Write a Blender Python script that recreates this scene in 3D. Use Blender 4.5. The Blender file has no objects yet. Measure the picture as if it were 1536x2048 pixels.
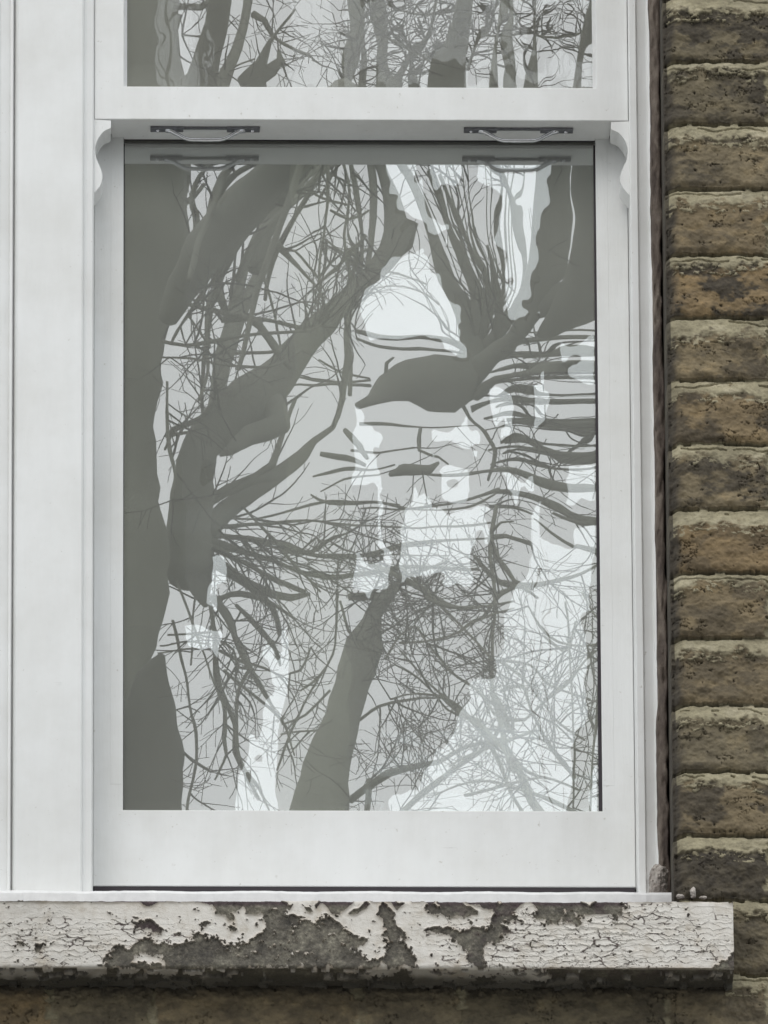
import bpy, bmesh, math, random
import numpy as np
from mathutils import Vector, Matrix

random.seed(7)
rng = np.random.default_rng(11)
SC = bpy.context.scene
COL = SC.collection

# ------------------------------------------------------------------ camera
F = 34800.0                      # focal length in photo pixels (1536 x 2048)
EL, AZ, ROLL = math.radians(24.0), math.radians(1.2), math.radians(0.32)
DIST = 0.00054 * F
Z0 = 9.25                        # height of the picture centre on the facade
fwd = Vector((math.cos(EL) * math.sin(AZ), math.cos(EL) * math.cos(AZ), math.sin(EL)))
rt0 = fwd.cross(Vector((0, 0, 1))).normalized()
up0 = rt0.cross(fwd).normalized()
rgt = math.cos(ROLL) * rt0 - math.sin(ROLL) * up0
upv = math.cos(ROLL) * up0 + math.sin(ROLL) * rt0
CAM = Vector((0, 0, Z0)) - DIST * fwd
cam_d = bpy.data.cameras.new("camera")
cam = bpy.data.objects.new("camera", cam_d)
COL.objects.link(cam)
cam_d.sensor_fit = 'VERTICAL'
cam_d.sensor_height = 36.0
cam_d.sensor_width = 27.0
cam_d.lens = F * 36.0 / 2048.0
cam_d.clip_start = 0.5
cam_d.clip_end = 2000
M = Matrix((rgt, upv, -fwd)).transposed().to_4x4()
M.translation = CAM
cam.matrix_world = M
SC.camera = cam

# ------------------------------------------------------------------ sky, sun, exposure
SUN_EL, SUN_ROT = math.radians(48), math.radians(200)
world = bpy.data.worlds.new("World")
SC.world = world
world.use_nodes = True
nt = world.node_tree
nt.nodes.clear()
sky = nt.nodes.new("ShaderNodeTexSky")
sky.sky_type = 'NISHITA'
sky.sun_disc = False
sky.sun_elevation = SUN_EL
sky.sun_rotation = SUN_ROT
sky.air_density = 1.0
sky.dust_density = 4.0
tc = nt.nodes.new("ShaderNodeTexCoord")
cn = nt.nodes.new("ShaderNodeTexNoise"); cn.inputs["Scale"].default_value = 3.0; cn.inputs["Detail"].default_value = 5
cr = nt.nodes.new("ShaderNodeMapRange"); cr.inputs[1].default_value = .3; cr.inputs[2].default_value = .7
cr.inputs[3].default_value = 10.5; cr.inputs[4].default_value = 12.5
cc = nt.nodes.new("ShaderNodeVectorMath"); cc.operation = 'SCALE'; cc.inputs[0].default_value = (0.965, 1.0, 1.015)
mx = nt.nodes.new("ShaderNodeMix"); mx.data_type = 'RGBA'; mx.inputs[0].default_value = 0.82
bg = nt.nodes.new("ShaderNodeBackground"); bg.inputs[1].default_value = 0.15
wo = nt.nodes.new("ShaderNodeOutputWorld")
L = nt.links.new
L(tc.outputs["Generated"], cn.inputs["Vector"]); L(cn.outputs[0], cr.inputs[0]); L(cr.outputs[0], cc.inputs["Scale"])
L(sky.outputs[0], mx.inputs[6]); L(cc.outputs[0], mx.inputs[7]); L(mx.outputs[2], bg.inputs[0]); L(bg.outputs[0], wo.inputs[0])

sun_d = bpy.data.lights.new("sun", 'SUN')
sun_d.energy = 0.6
sun_d.angle = math.radians(25)
sun_d.color = (1.0, 0.97, 0.93)
sun = bpy.data.objects.new("sun", sun_d)
COL.objects.link(sun)
sd = Vector((math.sin(SUN_ROT) * math.cos(SUN_EL), math.cos(SUN_ROT) * math.cos(SUN_EL), math.sin(SUN_EL)))
sun.rotation_euler = (-sd).to_track_quat('-Z', 'Y').to_euler()
sun.location = (0, -10, 30)
SC.view_settings.view_transform = 'Standard'
SC.view_settings.look = 'None'
SC.view_settings.exposure = -0.13
SC.view_settings.gamma = 1.0
SC.render.engine = 'CYCLES'
SC.cycles.max_bounces = 10
SC.cycles.transparent_max_bounces = 12

# ------------------------------------------------------------------ measuring helpers
def ray(px, py):
    return (rgt * ((px - 768) / F) + upv * ((1024 - py) / F) + fwd)
def P(px, py, y=0.0):            # the point of the plane at depth y seen at a photo pixel
    d = ray(px, py)
    return CAM + d * ((y - CAM.y) / d.y)
def PZ(px, py, z):
    d = ray(px, py)
    return CAM + d * ((z - CAM.z) / d.z)
def XX(px, y=0.0, py=1000): return P(px, py, y).x
def ZZ(py, y=0.0, px=720): return P(px, py, y).z

Y_UP, Y_LO = 0.012, 0.060        # faces of the two sashes
YG_UP, YG_LO = 0.026, 0.070      # faces of the two panes
IN2 = 0.020                      # gap inside the double glazing

# ------------------------------------------------------------------ noise for mesh relief
_perm = rng.random((256, 256))
def vnoise(x, y):
    xi = np.floor(x).astype(int); yi = np.floor(y).astype(int)
    fx = x - xi; fy = y - yi
    fx = fx * fx * (3 - 2 * fx); fy = fy * fy * (3 - 2 * fy)
    a = _perm[xi & 255, yi & 255]; b = _perm[(xi + 1) & 255, yi & 255]
    c = _perm[xi & 255, (yi + 1) & 255]; d = _perm[(xi + 1) & 255, (yi + 1) & 255]
    return (a * (1 - fx) + b * fx) * (1 - fy) + (c * (1 - fx) + d * fx) * fy
def fbm(x, y, o=4, g=0.5):
    s = 0; a = 1; t = 0
    for k in range(o):
        s = s + a * vnoise(x * 2 ** k + 17.3 * k, y * 2 ** k + 5.1 * k); t += a; a *= g
    return s / t
def sstep(a, b, x):
    t = np.clip((x - a) / (b - a), 0, 1); return t * t * (3 - 2 * t)
def cells(x, y, seed=0):         # jittered-grid Voronoi: distance to the cell border, cell value
    xi = np.floor(x).astype(int); yi = np.floor(y).astype(int)
    f1 = np.full(x.shape, 9.0); f2 = np.full(x.shape, 9.0); cid = np.zeros(x.shape)
    for dx in (-1, 0, 1):
        for dy in (-1, 0, 1):
            cx = xi + dx; cy = yi + dy
            jx = _perm[(cx + seed) & 255, cy & 255]; jy = _perm[(cx + 91 + seed) & 255, (cy + 37) & 255]
            d = np.hypot(cx + jx - x, cy + jy - y)
            nf = d < f1
            f2 = np.where(nf, f1, np.minimum(f2, d)); cid = np.where(nf, _perm[(cx + 7) & 255, (cy + 55) & 255], cid); f1 = np.where(nf, d, f1)
    return f2 - f1, cid
def inpoly(px, py, poly):
    r = np.zeros(px.shape, bool); n = len(poly)
    for i in range(n):
        x1, y1 = poly[i]; x2, y2 = poly[(i + 1) % n]
        if y1 == y2: continue
        c = ((y1 > py) != (y2 > py)) & (px < (x2 - x1) * (py - y1) / (y2 - y1) + x1)
        r ^= c
    return r
def polydist(px, py, poly):
    d = np.full(px.shape, 1e9); n = len(poly)
    for i in range(n):
        x1, y1 = poly[i]; x2, y2 = poly[(i + 1) % n]
        vx, vy = x2 - x1, y2 - y1; q = max(vx * vx + vy * vy, 1e-9)
        t = np.clip(((px - x1) * vx + (py - y1) * vy) / q, 0, 1)
        d = np.minimum(d, np.hypot(px - x1 - t * vx, py - y1 - t * vy))
    return d

# ------------------------------------------------------------------ materials
class NT:
    def __init__(s, name):
        s.m = bpy.data.materials.new(name); s.m.use_nodes = True
        s.t = s.m.node_tree; s.b = s.t.nodes["Principled BSDF"]; s.o = s.t.nodes["Material Output"]
        s.co = s.t.nodes.new("ShaderNodeTexCoord").outputs["Object"]
    def n(s, k, **kw):
        n = s.t.nodes.new("ShaderNode" + k)
        for a, v in kw.items(): setattr(n, a, v)
        return n
    def l(s, a, b): s.t.links.new(a, b)
    def noise(s, scale, detail=4, rough=.55, stretch=None, dist=0):
        n = s.n("TexNoise"); n.inputs["Scale"].default_value = scale; n.inputs["Detail"].default_value = detail
        n.inputs["Roughness"].default_value = rough; n.inputs["Distortion"].default_value = dist
        if stretch:
            m = s.n("Mapping"); m.inputs["Scale"].default_value = stretch; s.l(s.co, m.inputs[0]); s.l(m.outputs[0], n.inputs["Vector"])
        else: s.l(s.co, n.inputs["Vector"])
        return n.outputs[0]
    def ramp(s, fac, stops):
        r = s.n("ValToRGB"); e = r.color_ramp.elements
        while len(e) < len(stops): e.new(.5)
        for i, (p, c) in enumerate(stops):
            e[i].position = p; e[i].color = (*c, 1) if len(c) == 3 else c
        s.l(fac, r.inputs[0]); return r.outputs[0]
    def mix(s, fac, a, b, mode='MIX'):
        m = s.n("Mix", data_type='RGBA', blend_type=mode)
        for sk, v in ((m.inputs[0], fac), (m.inputs[6], a), (m.inputs[7], b)):
            if isinstance(v, (int, float)): sk.default_value = v
            elif isinstance(v, tuple): sk.default_value = (*v, 1)
            else: s.l(v, sk)
        return m.outputs[2]
    def attr(s, name): return s.n("Attribute", attribute_name=name).outputs["Fac"]
    def bump(s, h, dist, strength=1.0):
        b = s.n("Bump"); b.inputs["Distance"].default_value = dist; b.inputs["Strength"].default_value = strength
        s.l(h, b.inputs["Height"]); s.l(b.outputs[0], s.b.inputs["Normal"])
    def base(s, c, rough=.6):
        if isinstance(c, tuple): s.b.inputs["Base Color"].default_value = (*c, 1)
        else: s.l(c, s.b.inputs["Base Color"])
        s.b.inputs["Roughness"].default_value = rough

def g(v): return (v, v, v)
# white gloss paint with faint brush streaks and grime
w = NT("white_paint")
st = w.noise(14, 5, .6, (5, 5, .6))
bl = w.noise(7, 5, .65)
c = w.ramp(st, [(.3, (.785, .795, .79)), (.7, (.815, .825, .82))])
c2 = w.ramp(bl, [(.30, (.87, .86, .84)), (.6, g(1.0))])
c = w.mix(.8, c, c2, 'MULTIPLY')
sp = w.noise(140, 3, .7)
c3 = w.ramp(sp, [(.25, (.72, .70, .66)), (.33, g(1.0))])
c = w.mix(.8, c, c3, 'MULTIPLY')
# a couple of scuffs on the flat facing
for (sx_, sy_, rx_, rz_) in ((115, 1365, .011, .0012), (119, 1368, .008, .006), (70, 742, .004, .003), (905, 1652, .02, .0015), (1292, 640, .003, .02)):
    q_ = P(sx_, sy_, 0)
    mp_ = w.n("Mapping"); mp_.inputs["Location"].default_value = (-q_.x / rx_, 0, -q_.z / rz_); mp_.inputs["Scale"].default_value = (1 / rx_, 0, 1 / rz_)
    w.l(w.co, mp_.inputs[0]); ln_ = w.n("VectorMath", operation='LENGTH'); w.l(mp_.outputs[0], ln_.inputs[0])
    ad_ = w.n("Math", operation='ADD'); w.l(ln_.outputs["Value"], ad_.inputs[0]); w.l(w.noise(300, 3), ad_.inputs[1])
    c = w.mix(.30 if rz_ < .002 else .10, c, w.ramp(ad_.outputs[0], [(.5, (.45, .43, .40)), (1.0, g(1.0))]), 'MULTIPLY')
w.base(c, .38)
w.bump(w.noise(60, 5, .6, (4, 4, .5)), .0006, .5)
WHITE = w.m
w = NT("putty_white"); w.base(w.ramp(w.noise(90, 4), [(.3, g(.74)), (.7, g(.84))]), .4)
w.bump(w.noise(120, 4), .0008, .5); PUTTY = w.m
w = NT("rubber_shade_black"); w.base((.018, .012, .018), .5); RUBBER_SHADE = w.m
w = NT("chrome"); w.base((.75, .76, .79), .14); w.b.inputs["Metallic"].default_value = 1; w.bump(w.noise(400, 2), .0002, .2); CHROME = w.m
w = NT("dark_metal"); w.base(w.ramp(w.noise(300, 3), [(.3, (.17, .17, .185)), (.7, (.27, .27, .29))]), .35); w.b.inputs["Metallic"].default_value = .85; PLATE = w.m

def glass(name, refl, film, tint=(.985, 1, .995, 1)):
    w = NT(name); w.t.nodes.remove(w.b)
    gl = w.n("BsdfGlossy"); gl.inputs["Roughness"].default_value = 0.0; gl.inputs["Color"].default_value = tint
    tr = w.n("BsdfTransparent"); tr.inputs["Color"].default_value = (.985, .995, .99, 1)
    m = w.n("MixShader"); m.inputs[0].default_value = refl
    w.l(tr.outputs[0], m.inputs[1]); w.l(gl.outputs[0], m.inputs[2])
    out = m.outputs[0]
    if film:
        df = w.n("BsdfDiffuse"); df.inputs["Color"].default_value = (.62, .62, .565, 1)
        m2 = w.n("MixShader")
        dirt = w.noise(2.2, 4, .6)
        mr = w.n("MapRange"); mr.inputs[1].default_value = .3; mr.inputs[2].default_value = .7
        mr.inputs[3].default_value = film * .8; mr.inputs[4].default_value = film * 1.2
        w.l(dirt, mr.inputs[0]); w.l(mr.outputs[0], m2.inputs[0])
        w.l(out, m2.inputs[1]); w.l(df.outputs[0], m2.inputs[2]); out = m2.outputs[0]
    w.l(out, w.o.inputs[0]); return w.m
GLASS1 = glass("glass_outer", .33, .20)
GLASS2 = glass("glass_inner", .74, 0, (.95, .985, 1.0, 1))
GLASS3 = glass("glass_inner_plain", .22, 0)

# old yellow stock brick and mortar
w = NT("stock_brick")
mo = w.attr("mortar"); bid = w.attr("brick"); soot_shade = w.attr("soot_shade")
n1 = w.noise(24, 8, .72, (1, 1, 1.9)); n2 = w.noise(150, 6, .75); n3 = w.noise(17, 5, .6)
bc = w.ramp(n1, [(.26, (.095, .078, .052)), (.42, (.145, .121, .080)), (.56, (.190, .158, .102)), (.68, (.25, .20, .12)), (.82, (.38, .30, .18))])
tint = w.ramp(bid, [(.0, (.78, .78, .76)), (.4, (.97, .97, .95)), (.75, (1.08, 1.02, .93)), (1.0, (1.25, 1.05, .82))])
bc = w.mix(1.0, bc, tint, 'MULTIPLY')
bc = w.mix(.5, bc, w.ramp(n2, [(.28, g(.62)), (.5, g(1.0)), (.75, g(1.3))]), 'MULTIPLY')
bc = w.mix(soot_shade, bc, w.ramp(n2, [(.3, (.024, .020, .016)), (.7, (.075, .063, .045))]))
mc = w.ramp(n1, [(.25, (.19, .165, .105)), (.5, (.33, .295, .195)), (.72, (.48, .43, .31))])
mc = w.mix(.7, mc, w.ramp(n2, [(.3, g(.55)), (.52, g(1.0)), (.8, g(1.2))]), 'MULTIPLY')
mc = w.mix(.6, mc, w.ramp(n3, [(.35, g(.55)), (.55, g(1.0))]), 'MULTIPLY')
cc_ = w.mix(mo, bc, mc)
pit = w.ramp(w.noise(110, 6, .75), [(.24, g(.35)), (.34, g(1.0))])
cc_ = w.mix(.4, cc_, pit, 'MULTIPLY')
w.base(cc_, .9)
w.bump(w.noise(380, 5, .6), .0007, .7)
BRICK = w.m
# brick for the parts of the facade far from the window
w = NT("brick_facade")
br = w.n("TexBrick"); mp = w.n("Mapping"); mp.inputs["Rotation"].default_value = (math.radians(90), 0, 0)
mp.inputs["Location"].default_value = (0.03, -(P(720, 136, -.1).z % .0762), 0)
w.l(w.co, mp.inputs[0]); w.l(mp.outputs[0], br.inputs["Vector"])
br.inputs["Scale"].default_value = 1.0; br.inputs["Brick Width"].default_value = .225; br.inputs["Row Height"].default_value = .0762
br.inputs["Mortar Size"].default_value = .009; br.inputs["Mortar Smooth"].default_value = .6; br.inputs["Color1"].default_value = (.105, .086, .058, 1); br.inputs["Color2"].default_value = (.165, .132, .085, 1)
br.inputs["Mortar"].default_value = (.21, .18, .11, 1)
w.base(w.mix(.7, br.outputs[0], w.ramp(w.noise(20, 6, .65), [(.3, g(.45)), (.6, g(1.1))]), 'MULTIPLY'), .9)
w.bump(w.noise(300, 5), .002, .6); FACADE = w.m
# painted stone sill
w = NT("peeling_paint_stone")
pa = w.attr("paint"); ed = w.attr("crack")
n1 = w.noise(45, 6, .65); n2 = w.noise(240, 5, .7); n3 = w.noise(22, 4)
pc = w.ramp(n1, [(.28, (.47, .42, .35)), (.46, (.63, .60, .55)), (.75, (.73, .71, .67))])
pc = w.mix(.8, pc, w.ramp(n2, [(.25, (.62, .58, .52)), (.42, g(1.0))]), 'MULTIPLY')
pc = w.mix(w.attr('halo'), pc, (.34, .27, .20)); pc = w.mix(ed, pc, (.07, .045, .04))
sc_ = w.ramp(w.noise(34, 7, .72), [(.3, (.038, .034, .028)), (.46, (.095, .085, .068)), (.60, (.20, .185, .145)), (.72, (.33, .31, .25))])
sc_ = w.mix(w.attr("purple"), sc_, (.055, .036, .038))
sc_ = w.mix(.85, sc_, w.ramp(n2, [(.3, g(.4)), (.55, g(1.0)), (.72, g(1.9))]), 'MULTIPLY')
w.base(w.mix(w.attr('grime_shade'), w.mix(pa, sc_, pc), (.05, .046, .036)), .75)
w.bump(w.noise(500, 5, .7), .0008, .8)
SILL = w.m
w = NT("old_sealant"); w.base(w.ramp(w.noise(60, 5, .65, (1, 1, .35)), [(.3, (.045, .032, .028)), (.5, (.12, .095, .078)), (.75, (.27, .23, .19))]), .9)
w.bump(w.noise(260, 5, .7), .0015, 1); SEAL = w.m
w = NT("mortar_crumb"); w.base(w.ramp(w.noise(120, 5, .65), [(.3, (.20, .17, .15)), (.7, (.52, .48, .44))]), .9); w.bump(w.noise(400, 5, .7), .001, 1); CRUMB = w.m
w = NT("bark"); w.base(w.ramp(w.noise(5, 6, .65, (1, 1, .3)), [(.3, (.19, .19, .15)), (.6, (.24, .24, .19)), (.8, (.28, .28, .22))]), .95)
w.bump(w.noise(40, 5), .006, .6); BARK = w.m
w = NT("dark_bark"); w.base(w.ramp(w.noise(5, 6, .65, (1, 1, .3)), [(.3, (.05, .05, .04)), (.7, (.09, .09, .07))]), .95); DBARK = w.m
w = NT("twig"); w.base((.04, .032, .027), .9); TWIG = w.m
w = NT("asphalt"); w.base(w.ramp(w.noise(80, 6), [(.3, g(.04)), (.7, g(.07))]), .9); ASPH = w.m
w = NT("bounce_pale"); w.base(w.ramp(w.noise(60, 6), [(.3, (.42, .40, .36)), (.7, (.56, .54, .49))]), .9); BOUNCE = w.m
w = NT("paving"); w.base(w.ramp(w.noise(20, 6), [(.3, g(.27)), (.7, g(.36))]), .9); PAVE = w.m
w = NT("road_paint"); w.base((.7, .7, .68), .7); RPAINT = w.m
w = NT("slate"); w.base(w.ramp(w.noise(5, 6), [(.3, (.045, .047, .05)), (.7, (.075, .077, .08))]), .7); SLATE = w.m
w = NT("grey_render"); w.base(w.ramp(w.noise(2, 6), [(.3, (.10, .098, .09)), (.7, (.14, .137, .125))]), .9); RENDER = w.m
w = NT("room_plaster"); w.base(w.ramp(w.noise(3, 3), [(.3, (.52, .52, .47)), (.7, (.60, .60, .55))]), .9); PLASTER = w.m
w = NT("terracotta"); w.base(w.ramp(w.noise(9, 4), [(.3, (.13, .06, .035)), (.7, (.22, .10, .06))]), .85); TERRA = w.m
w = NT("dark_glass"); w.base((.03, .035, .04), .05); DGLASS = w.m

# ------------------------------------------------------------------ object helpers
def link(name, me, mat, parent=None):
    o = bpy.data.objects.new(name, me); COL.objects.link(o)
    if mat is not None and len(me.materials) == 0: me.materials.append(mat)
    if parent: o.parent = parent
    return o
def tag(o, label=None, cat=None, group=None, kind=None):
    if label: o["label"] = label
    if cat: o["category"] = cat
    if group: o["group"] = group
    if kind: o["kind"] = kind
    return o
def empty(name, loc=(0, 0, 0)):
    o = bpy.data.objects.new(name, None); COL.objects.link(o); o.location = loc; o.empty_display_size = .1; return o
def bm_box(bm, x0, x1, y0, y1, z0, z1, bev=0.0, seg=2):
    vs = [bm.verts.new((x, y, z)) for x in (x0, x1) for y in (y0, y1) for z in (z0, z1)]
    fs = [(0, 1, 3, 2), (4, 6, 7, 5), (0, 4, 5, 1), (2, 3, 7, 6), (0, 2, 6, 4), (1, 5, 7, 3)]
    faces = [bm.faces.new([vs[i] for i in f]) for f in fs]
    if bev:
        ed = list({e for f in faces for e in f.edges})
        bmesh.ops.bevel(bm, geom=ed, offset=bev, segments=seg, affect='EDGES', profile=.5)
def bm_prism(bm, pts0, pts1):   # two matching rings of points
    a = [bm.verts.new(p) for p in pts0]; b = [bm.verts.new(p) for p in pts1]
    n = len(a)
    bm.faces.new(a); bm.faces.new(b[::-1])
    for i in range(n):
        bm.faces.new((a[(i + 1) % n], a[i], b[i], b[(i + 1) % n]))
def finish(name, bm, mat, parent=None, smooth=False):
    bmesh.ops.recalc_face_normals(bm, faces=bm.faces)
    me = bpy.data.meshes.new(name); bm.to_mesh(me); bm.free()
    if smooth:
        me.polygons.foreach_set("use_smooth", [True] * len(me.polygons))
    return link(name, me, mat, parent)
def grid_mesh(name, V, attrs=None, smooth=True):     # V: (rows, cols, 3)
    r, c = V.shape[:2]
    me = bpy.data.meshes.new(name)
    idx = np.arange(r * c).reshape(r, c)
    f = np.stack([idx[:-1, :-1], idx[:-1, 1:], idx[1:, 1:], idx[1:, :-1]], -1).reshape(-1, 4)
    me.vertices.add(r * c); me.vertices.foreach_set("co", V.reshape(-1).astype(np.float32))
    me.loops.add(f.size); me.loops.foreach_set("vertex_index", f.reshape(-1).astype(np.int32))
    me.polygons.add(len(f)); me.polygons.foreach_set("loop_start", np.arange(0, f.size, 4, dtype=np.int32))
    me.polygons.foreach_set("use_smooth", np.full(len(f), smooth))
    me.update(calc_edges=True); me.validate()
    for k, v in (attrs or {}).items():
        a = me.attributes.new(k, 'FLOAT', 'POINT'); a.data.foreach_set("value", v.reshape(-1).astype(np.float32))
    return me
def raw_mesh(name, V, Fc, smooth=True):
    me = bpy.data.meshes.new(name); me.from_pydata(V, [], Fc)
    me.polygons.foreach_set("use_smooth", [smooth] * len(me.polygons)); me.update(); return me

# ------------------------------------------------------------------ the window
# edges, left to right (photo pixels at row 1000) turned into metres
xN = XX(24); xP0 = XX(31); xP1 = XX(165); xS0 = XX(187.5); xG0 = XX(247)
xG1 = XX(1202.5); xS1 = XX(1267); xF1 = XX(1284); xE = XX(1312)
zLG0 = ZZ(1628, YG_LO); zRail0 = ZZ(240, Y_UP); zRail1 = ZZ(174, Y_UP)     # meeting rail of the upper sash
zLB = ZZ(1773, Y_LO)                                   # bottom of the lower sash
zLG1 = ZZ(290, YG_LO)                                  # where the lower glass disappears behind the rail
glassH = zLG1 - zLG0 + .0
zUG0 = zRail1; zUG1 = zRail1 + glassH                 # upper glass
zTop = zUG1 + .055
zSub1 = ZZ(1779, -.03)                                 # timber sub-sill
win = empty("sash_window", (0, 0, 0))
tag(win, "white sliding sash window with two chrome pull handles and curved horns on its meeting rail", "window", "white sash windows set side by side")

def frame_mesh():
    bm = bmesh.new()
    zb, zt = zSub1 + .0005, zTop
    def jamb(prof, z0, z1):
        bm_prism(bm, [(x, y, z0) for x, y in prof], [(x, y, z1) for x, y in prof])
    # left: flat facing, bead, channel
    b0, b1 = xP0, xP1
    prof = [(b0 - .002, .006), (b0, .0016), (b0 + .0016, 0), (b1 - .0016, 0), (b1, .0012), (b1 + .0012, .005),
            (b1 + .004, .0065), (xS0 - .002, .0075), (xS0 - .0003, .0100), (xS0 - .0003, .12), (b0 - .002, .12)]
    jamb(prof, zb, zt)
    # right: flat strip, splayed band, bright edge
    prof = [(xS1 + .0003, .12), (xS1 + .0003, .0030), (xS1 + .0016, .0016), (xF1 - .001, .0012), (xF1, .0022), (xF1 + .0004, .0040),
            (xE - .0040, .0062), (xE - .0034, .0030), (xE - .001, .0022), (xE, .0045), (xE, .12)]
    jamb(prof, zb, zt)
    bm_box(bm, xP0, xE, .0, .12, zTop + .0005, zTop + .11, .002)        # head
    return finish("frame", bm, WHITE, win)
fr = frame_mesh()
# bottom board of the frame (timber sub-sill)
bm = bmesh.new()
x0, x1 = XX(6), XX(1336)
n = 120
rows = []
prof = [(.10, 0), (-.022, 0), (-.028, -.0015), (-.030, -.005), (-.030, -.075), (.10, -.075)]
for i in range(n + 1):
    x = x0 + (x1 - x0) * i / n
    wob = .0008 * math.sin(i * .31) + random.uniform(-.0004, .0004)
    rows.append([bm.verts.new((x, y + (wob if y < 0 else 0), zSub1 + z + (wob if z > -.01 else 0))) for y, z in prof])
for a, b in zip(rows, rows[1:]):
    for k in range(len(prof)):
        bm.faces.new((a[k], a[(k + 1) % len(prof)], b[(k + 1) % len(prof)], b[k]))
bm.faces.new(rows[0]); bm.faces.new(rows[-1][::-1])
finish("frame_sill", bm, PUTTY, win)

bm = bmesh.new(); bm_box(bm, xN - .002, xP0 + .001, .011, .05, zSub1 + .001, zTop, .0)
finish("caulk_strip", bm, PUTTY, win)
bm = bmesh.new(); bm_box(bm, xS0 + .0006, xS1 - .0015, Y_LO + .001, Y_LO + .02, zLB - .012, zLB - .0003)  # black strip painting the dark of the gap below the lower sash
finish("gap_shade_strip", bm, RUBBER_SHADE, win)
# lower sash
def sash(name, xa, xb, ya, yb, za, zb, gx0, gx1, gz0, gz1, groove=False):
    bm = bmesh.new()
    O = [(xa, za), (xb, za), (xb, zb), (xa, zb)]; I = [(gx0, gz0), (gx1, gz0), (gx1, gz1), (gx0, gz1)]
    s_ = [(1, 1), (-1, 1), (-1, -1), (1, -1)]; e = .0010
    def ring(pts, y, k): return [bm.verts.new((x + a * k, y, z + b * k)) for (x, z), (a, b) in zip(pts, s_)]
    rings = [ring(O, yb, 0), ring(O, ya + e, 0), ring(O, ya + e * .3, e * .3), ring(O, ya, e), ring(I, ya, -e), ring(I, ya + e * .3, -e * .3), ring(I, ya + e, 0), ring(I, yb, 0)]
    for A_, B_ in zip(rings, rings[1:] + rings[:1]):
        for k in range(4): bm.faces.new((A_[k], A_[(k + 1) % 4], B_[(k + 1) % 4], B_[k]))
    return finish(name, bm, WHITE, win)
lo = sash("lower_sash", xS0, xS1 - .0002, Y_LO, Y_LO + .04, zLB, zLG1 + .06, xG0, xG1, zLG0, zLG1 + .022)
# drafts lines in the stiles: narrow raised margin strips beside the glass
bm = bmesh.new()
for a, b in ((XX(221, Y_LO), xG0 - .0007), (xG1 + .0007, XX(1222, Y_LO))):
    bm_box(bm, a, b, Y_LO - .00025, Y_LO + .002, zLG0 - .0002 + .03, zLG1 + .05, .0002)
finish("stile_bead", bm, WHITE, lo)
# puttied rebate round a pane
def rebate(gx0, gx1, gz0, gz1, yf, yg, parent, name="glazing_putty", w=.006):
    bm = bmesh.new()
    o = [(gx0, gz0), (gx1, gz0), (gx1, gz1), (gx0, gz1)]; s = [(1, 1), (-1, 1), (-1, -1), (1, -1)]
    O = [bm.verts.new((x, yf + .0015, z)) for x, z in o]
    I = [bm.verts.new((x + a * w * .6, yg - .0003, z + b * w * .6)) for (x, z), (a, b) in zip(o, s)]
    for k in range(4):
        bm.faces.new((O[k], O[(k + 1) % 4], I[(k + 1) % 4], I[k]))
    return finish(name, bm, PUTTY, parent)
bm = bmesh.new()
tg = .0022
bm_box(bm, xG0 + .0002, xG1 - .0002, .0642, YG_LO - .0008, zRail0 + .0012, zRail0 + .012)      # black strip painting the shade of the slit under the meeting rail
vs = [bm.verts.new(p) for p in ((xG1 - .0020, YG_LO - .0012, zLG1), (xG1 + .0002, YG_LO - .0012, zLG1), (xG1 + .0002, YG_LO - .0012, zLG0), (xG1 - .0042, YG_LO - .0012, zLG0))]
bm.faces.new(vs)
vs = [bm.verts.new(p) for p in ((xG0, YG_LO - .0012, zLG1), (xG0 + .0012, YG_LO - .0012, zLG1), (xG0 + .0003, YG_LO - .0012, zLG0), (xG0, YG_LO - .0012, zLG0))]
bm.faces.new(vs)
r_ = bmesh.ops.extrude_face_region(bm, geom=[f for f in bm.faces if len(f.verts) == 4 and abs(f.calc_center_median().y - (YG_LO - .0012)) < 1e-5])
bmesh.ops.translate(bm, verts=[v for v in r_["geom"] if isinstance(v, bmesh.types.BMVert)], vec=(0, .0009, 0))
finish("gasket_gap_shade", bm, RUBBER_SHADE, lo)

# upper sash
up = sash("upper_sash", xS0, xS1 - .0002, Y_UP, Y_UP + .038, zRail0, zTop - .001, xG0, xG1, zUG0, zUG1)
bm = bmesh.new(); bm_box(bm, XX(224, Y_UP, 260), XX(1221, Y_UP, 260), Y_UP + .0382, Y_LO - .0006, zRail0 + .0002, zRail1 - .002)
bm_box(bm, xG0 + .0003, xG1 - .0003, Y_LO - .0008, .0640, zRail0 + .0003, zRail1 - .003)
finish("meeting_rail", bm, WHITE, up)
rebate(xG0, xG1, zUG0, zUG1, Y_UP, YG_UP, up)

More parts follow.
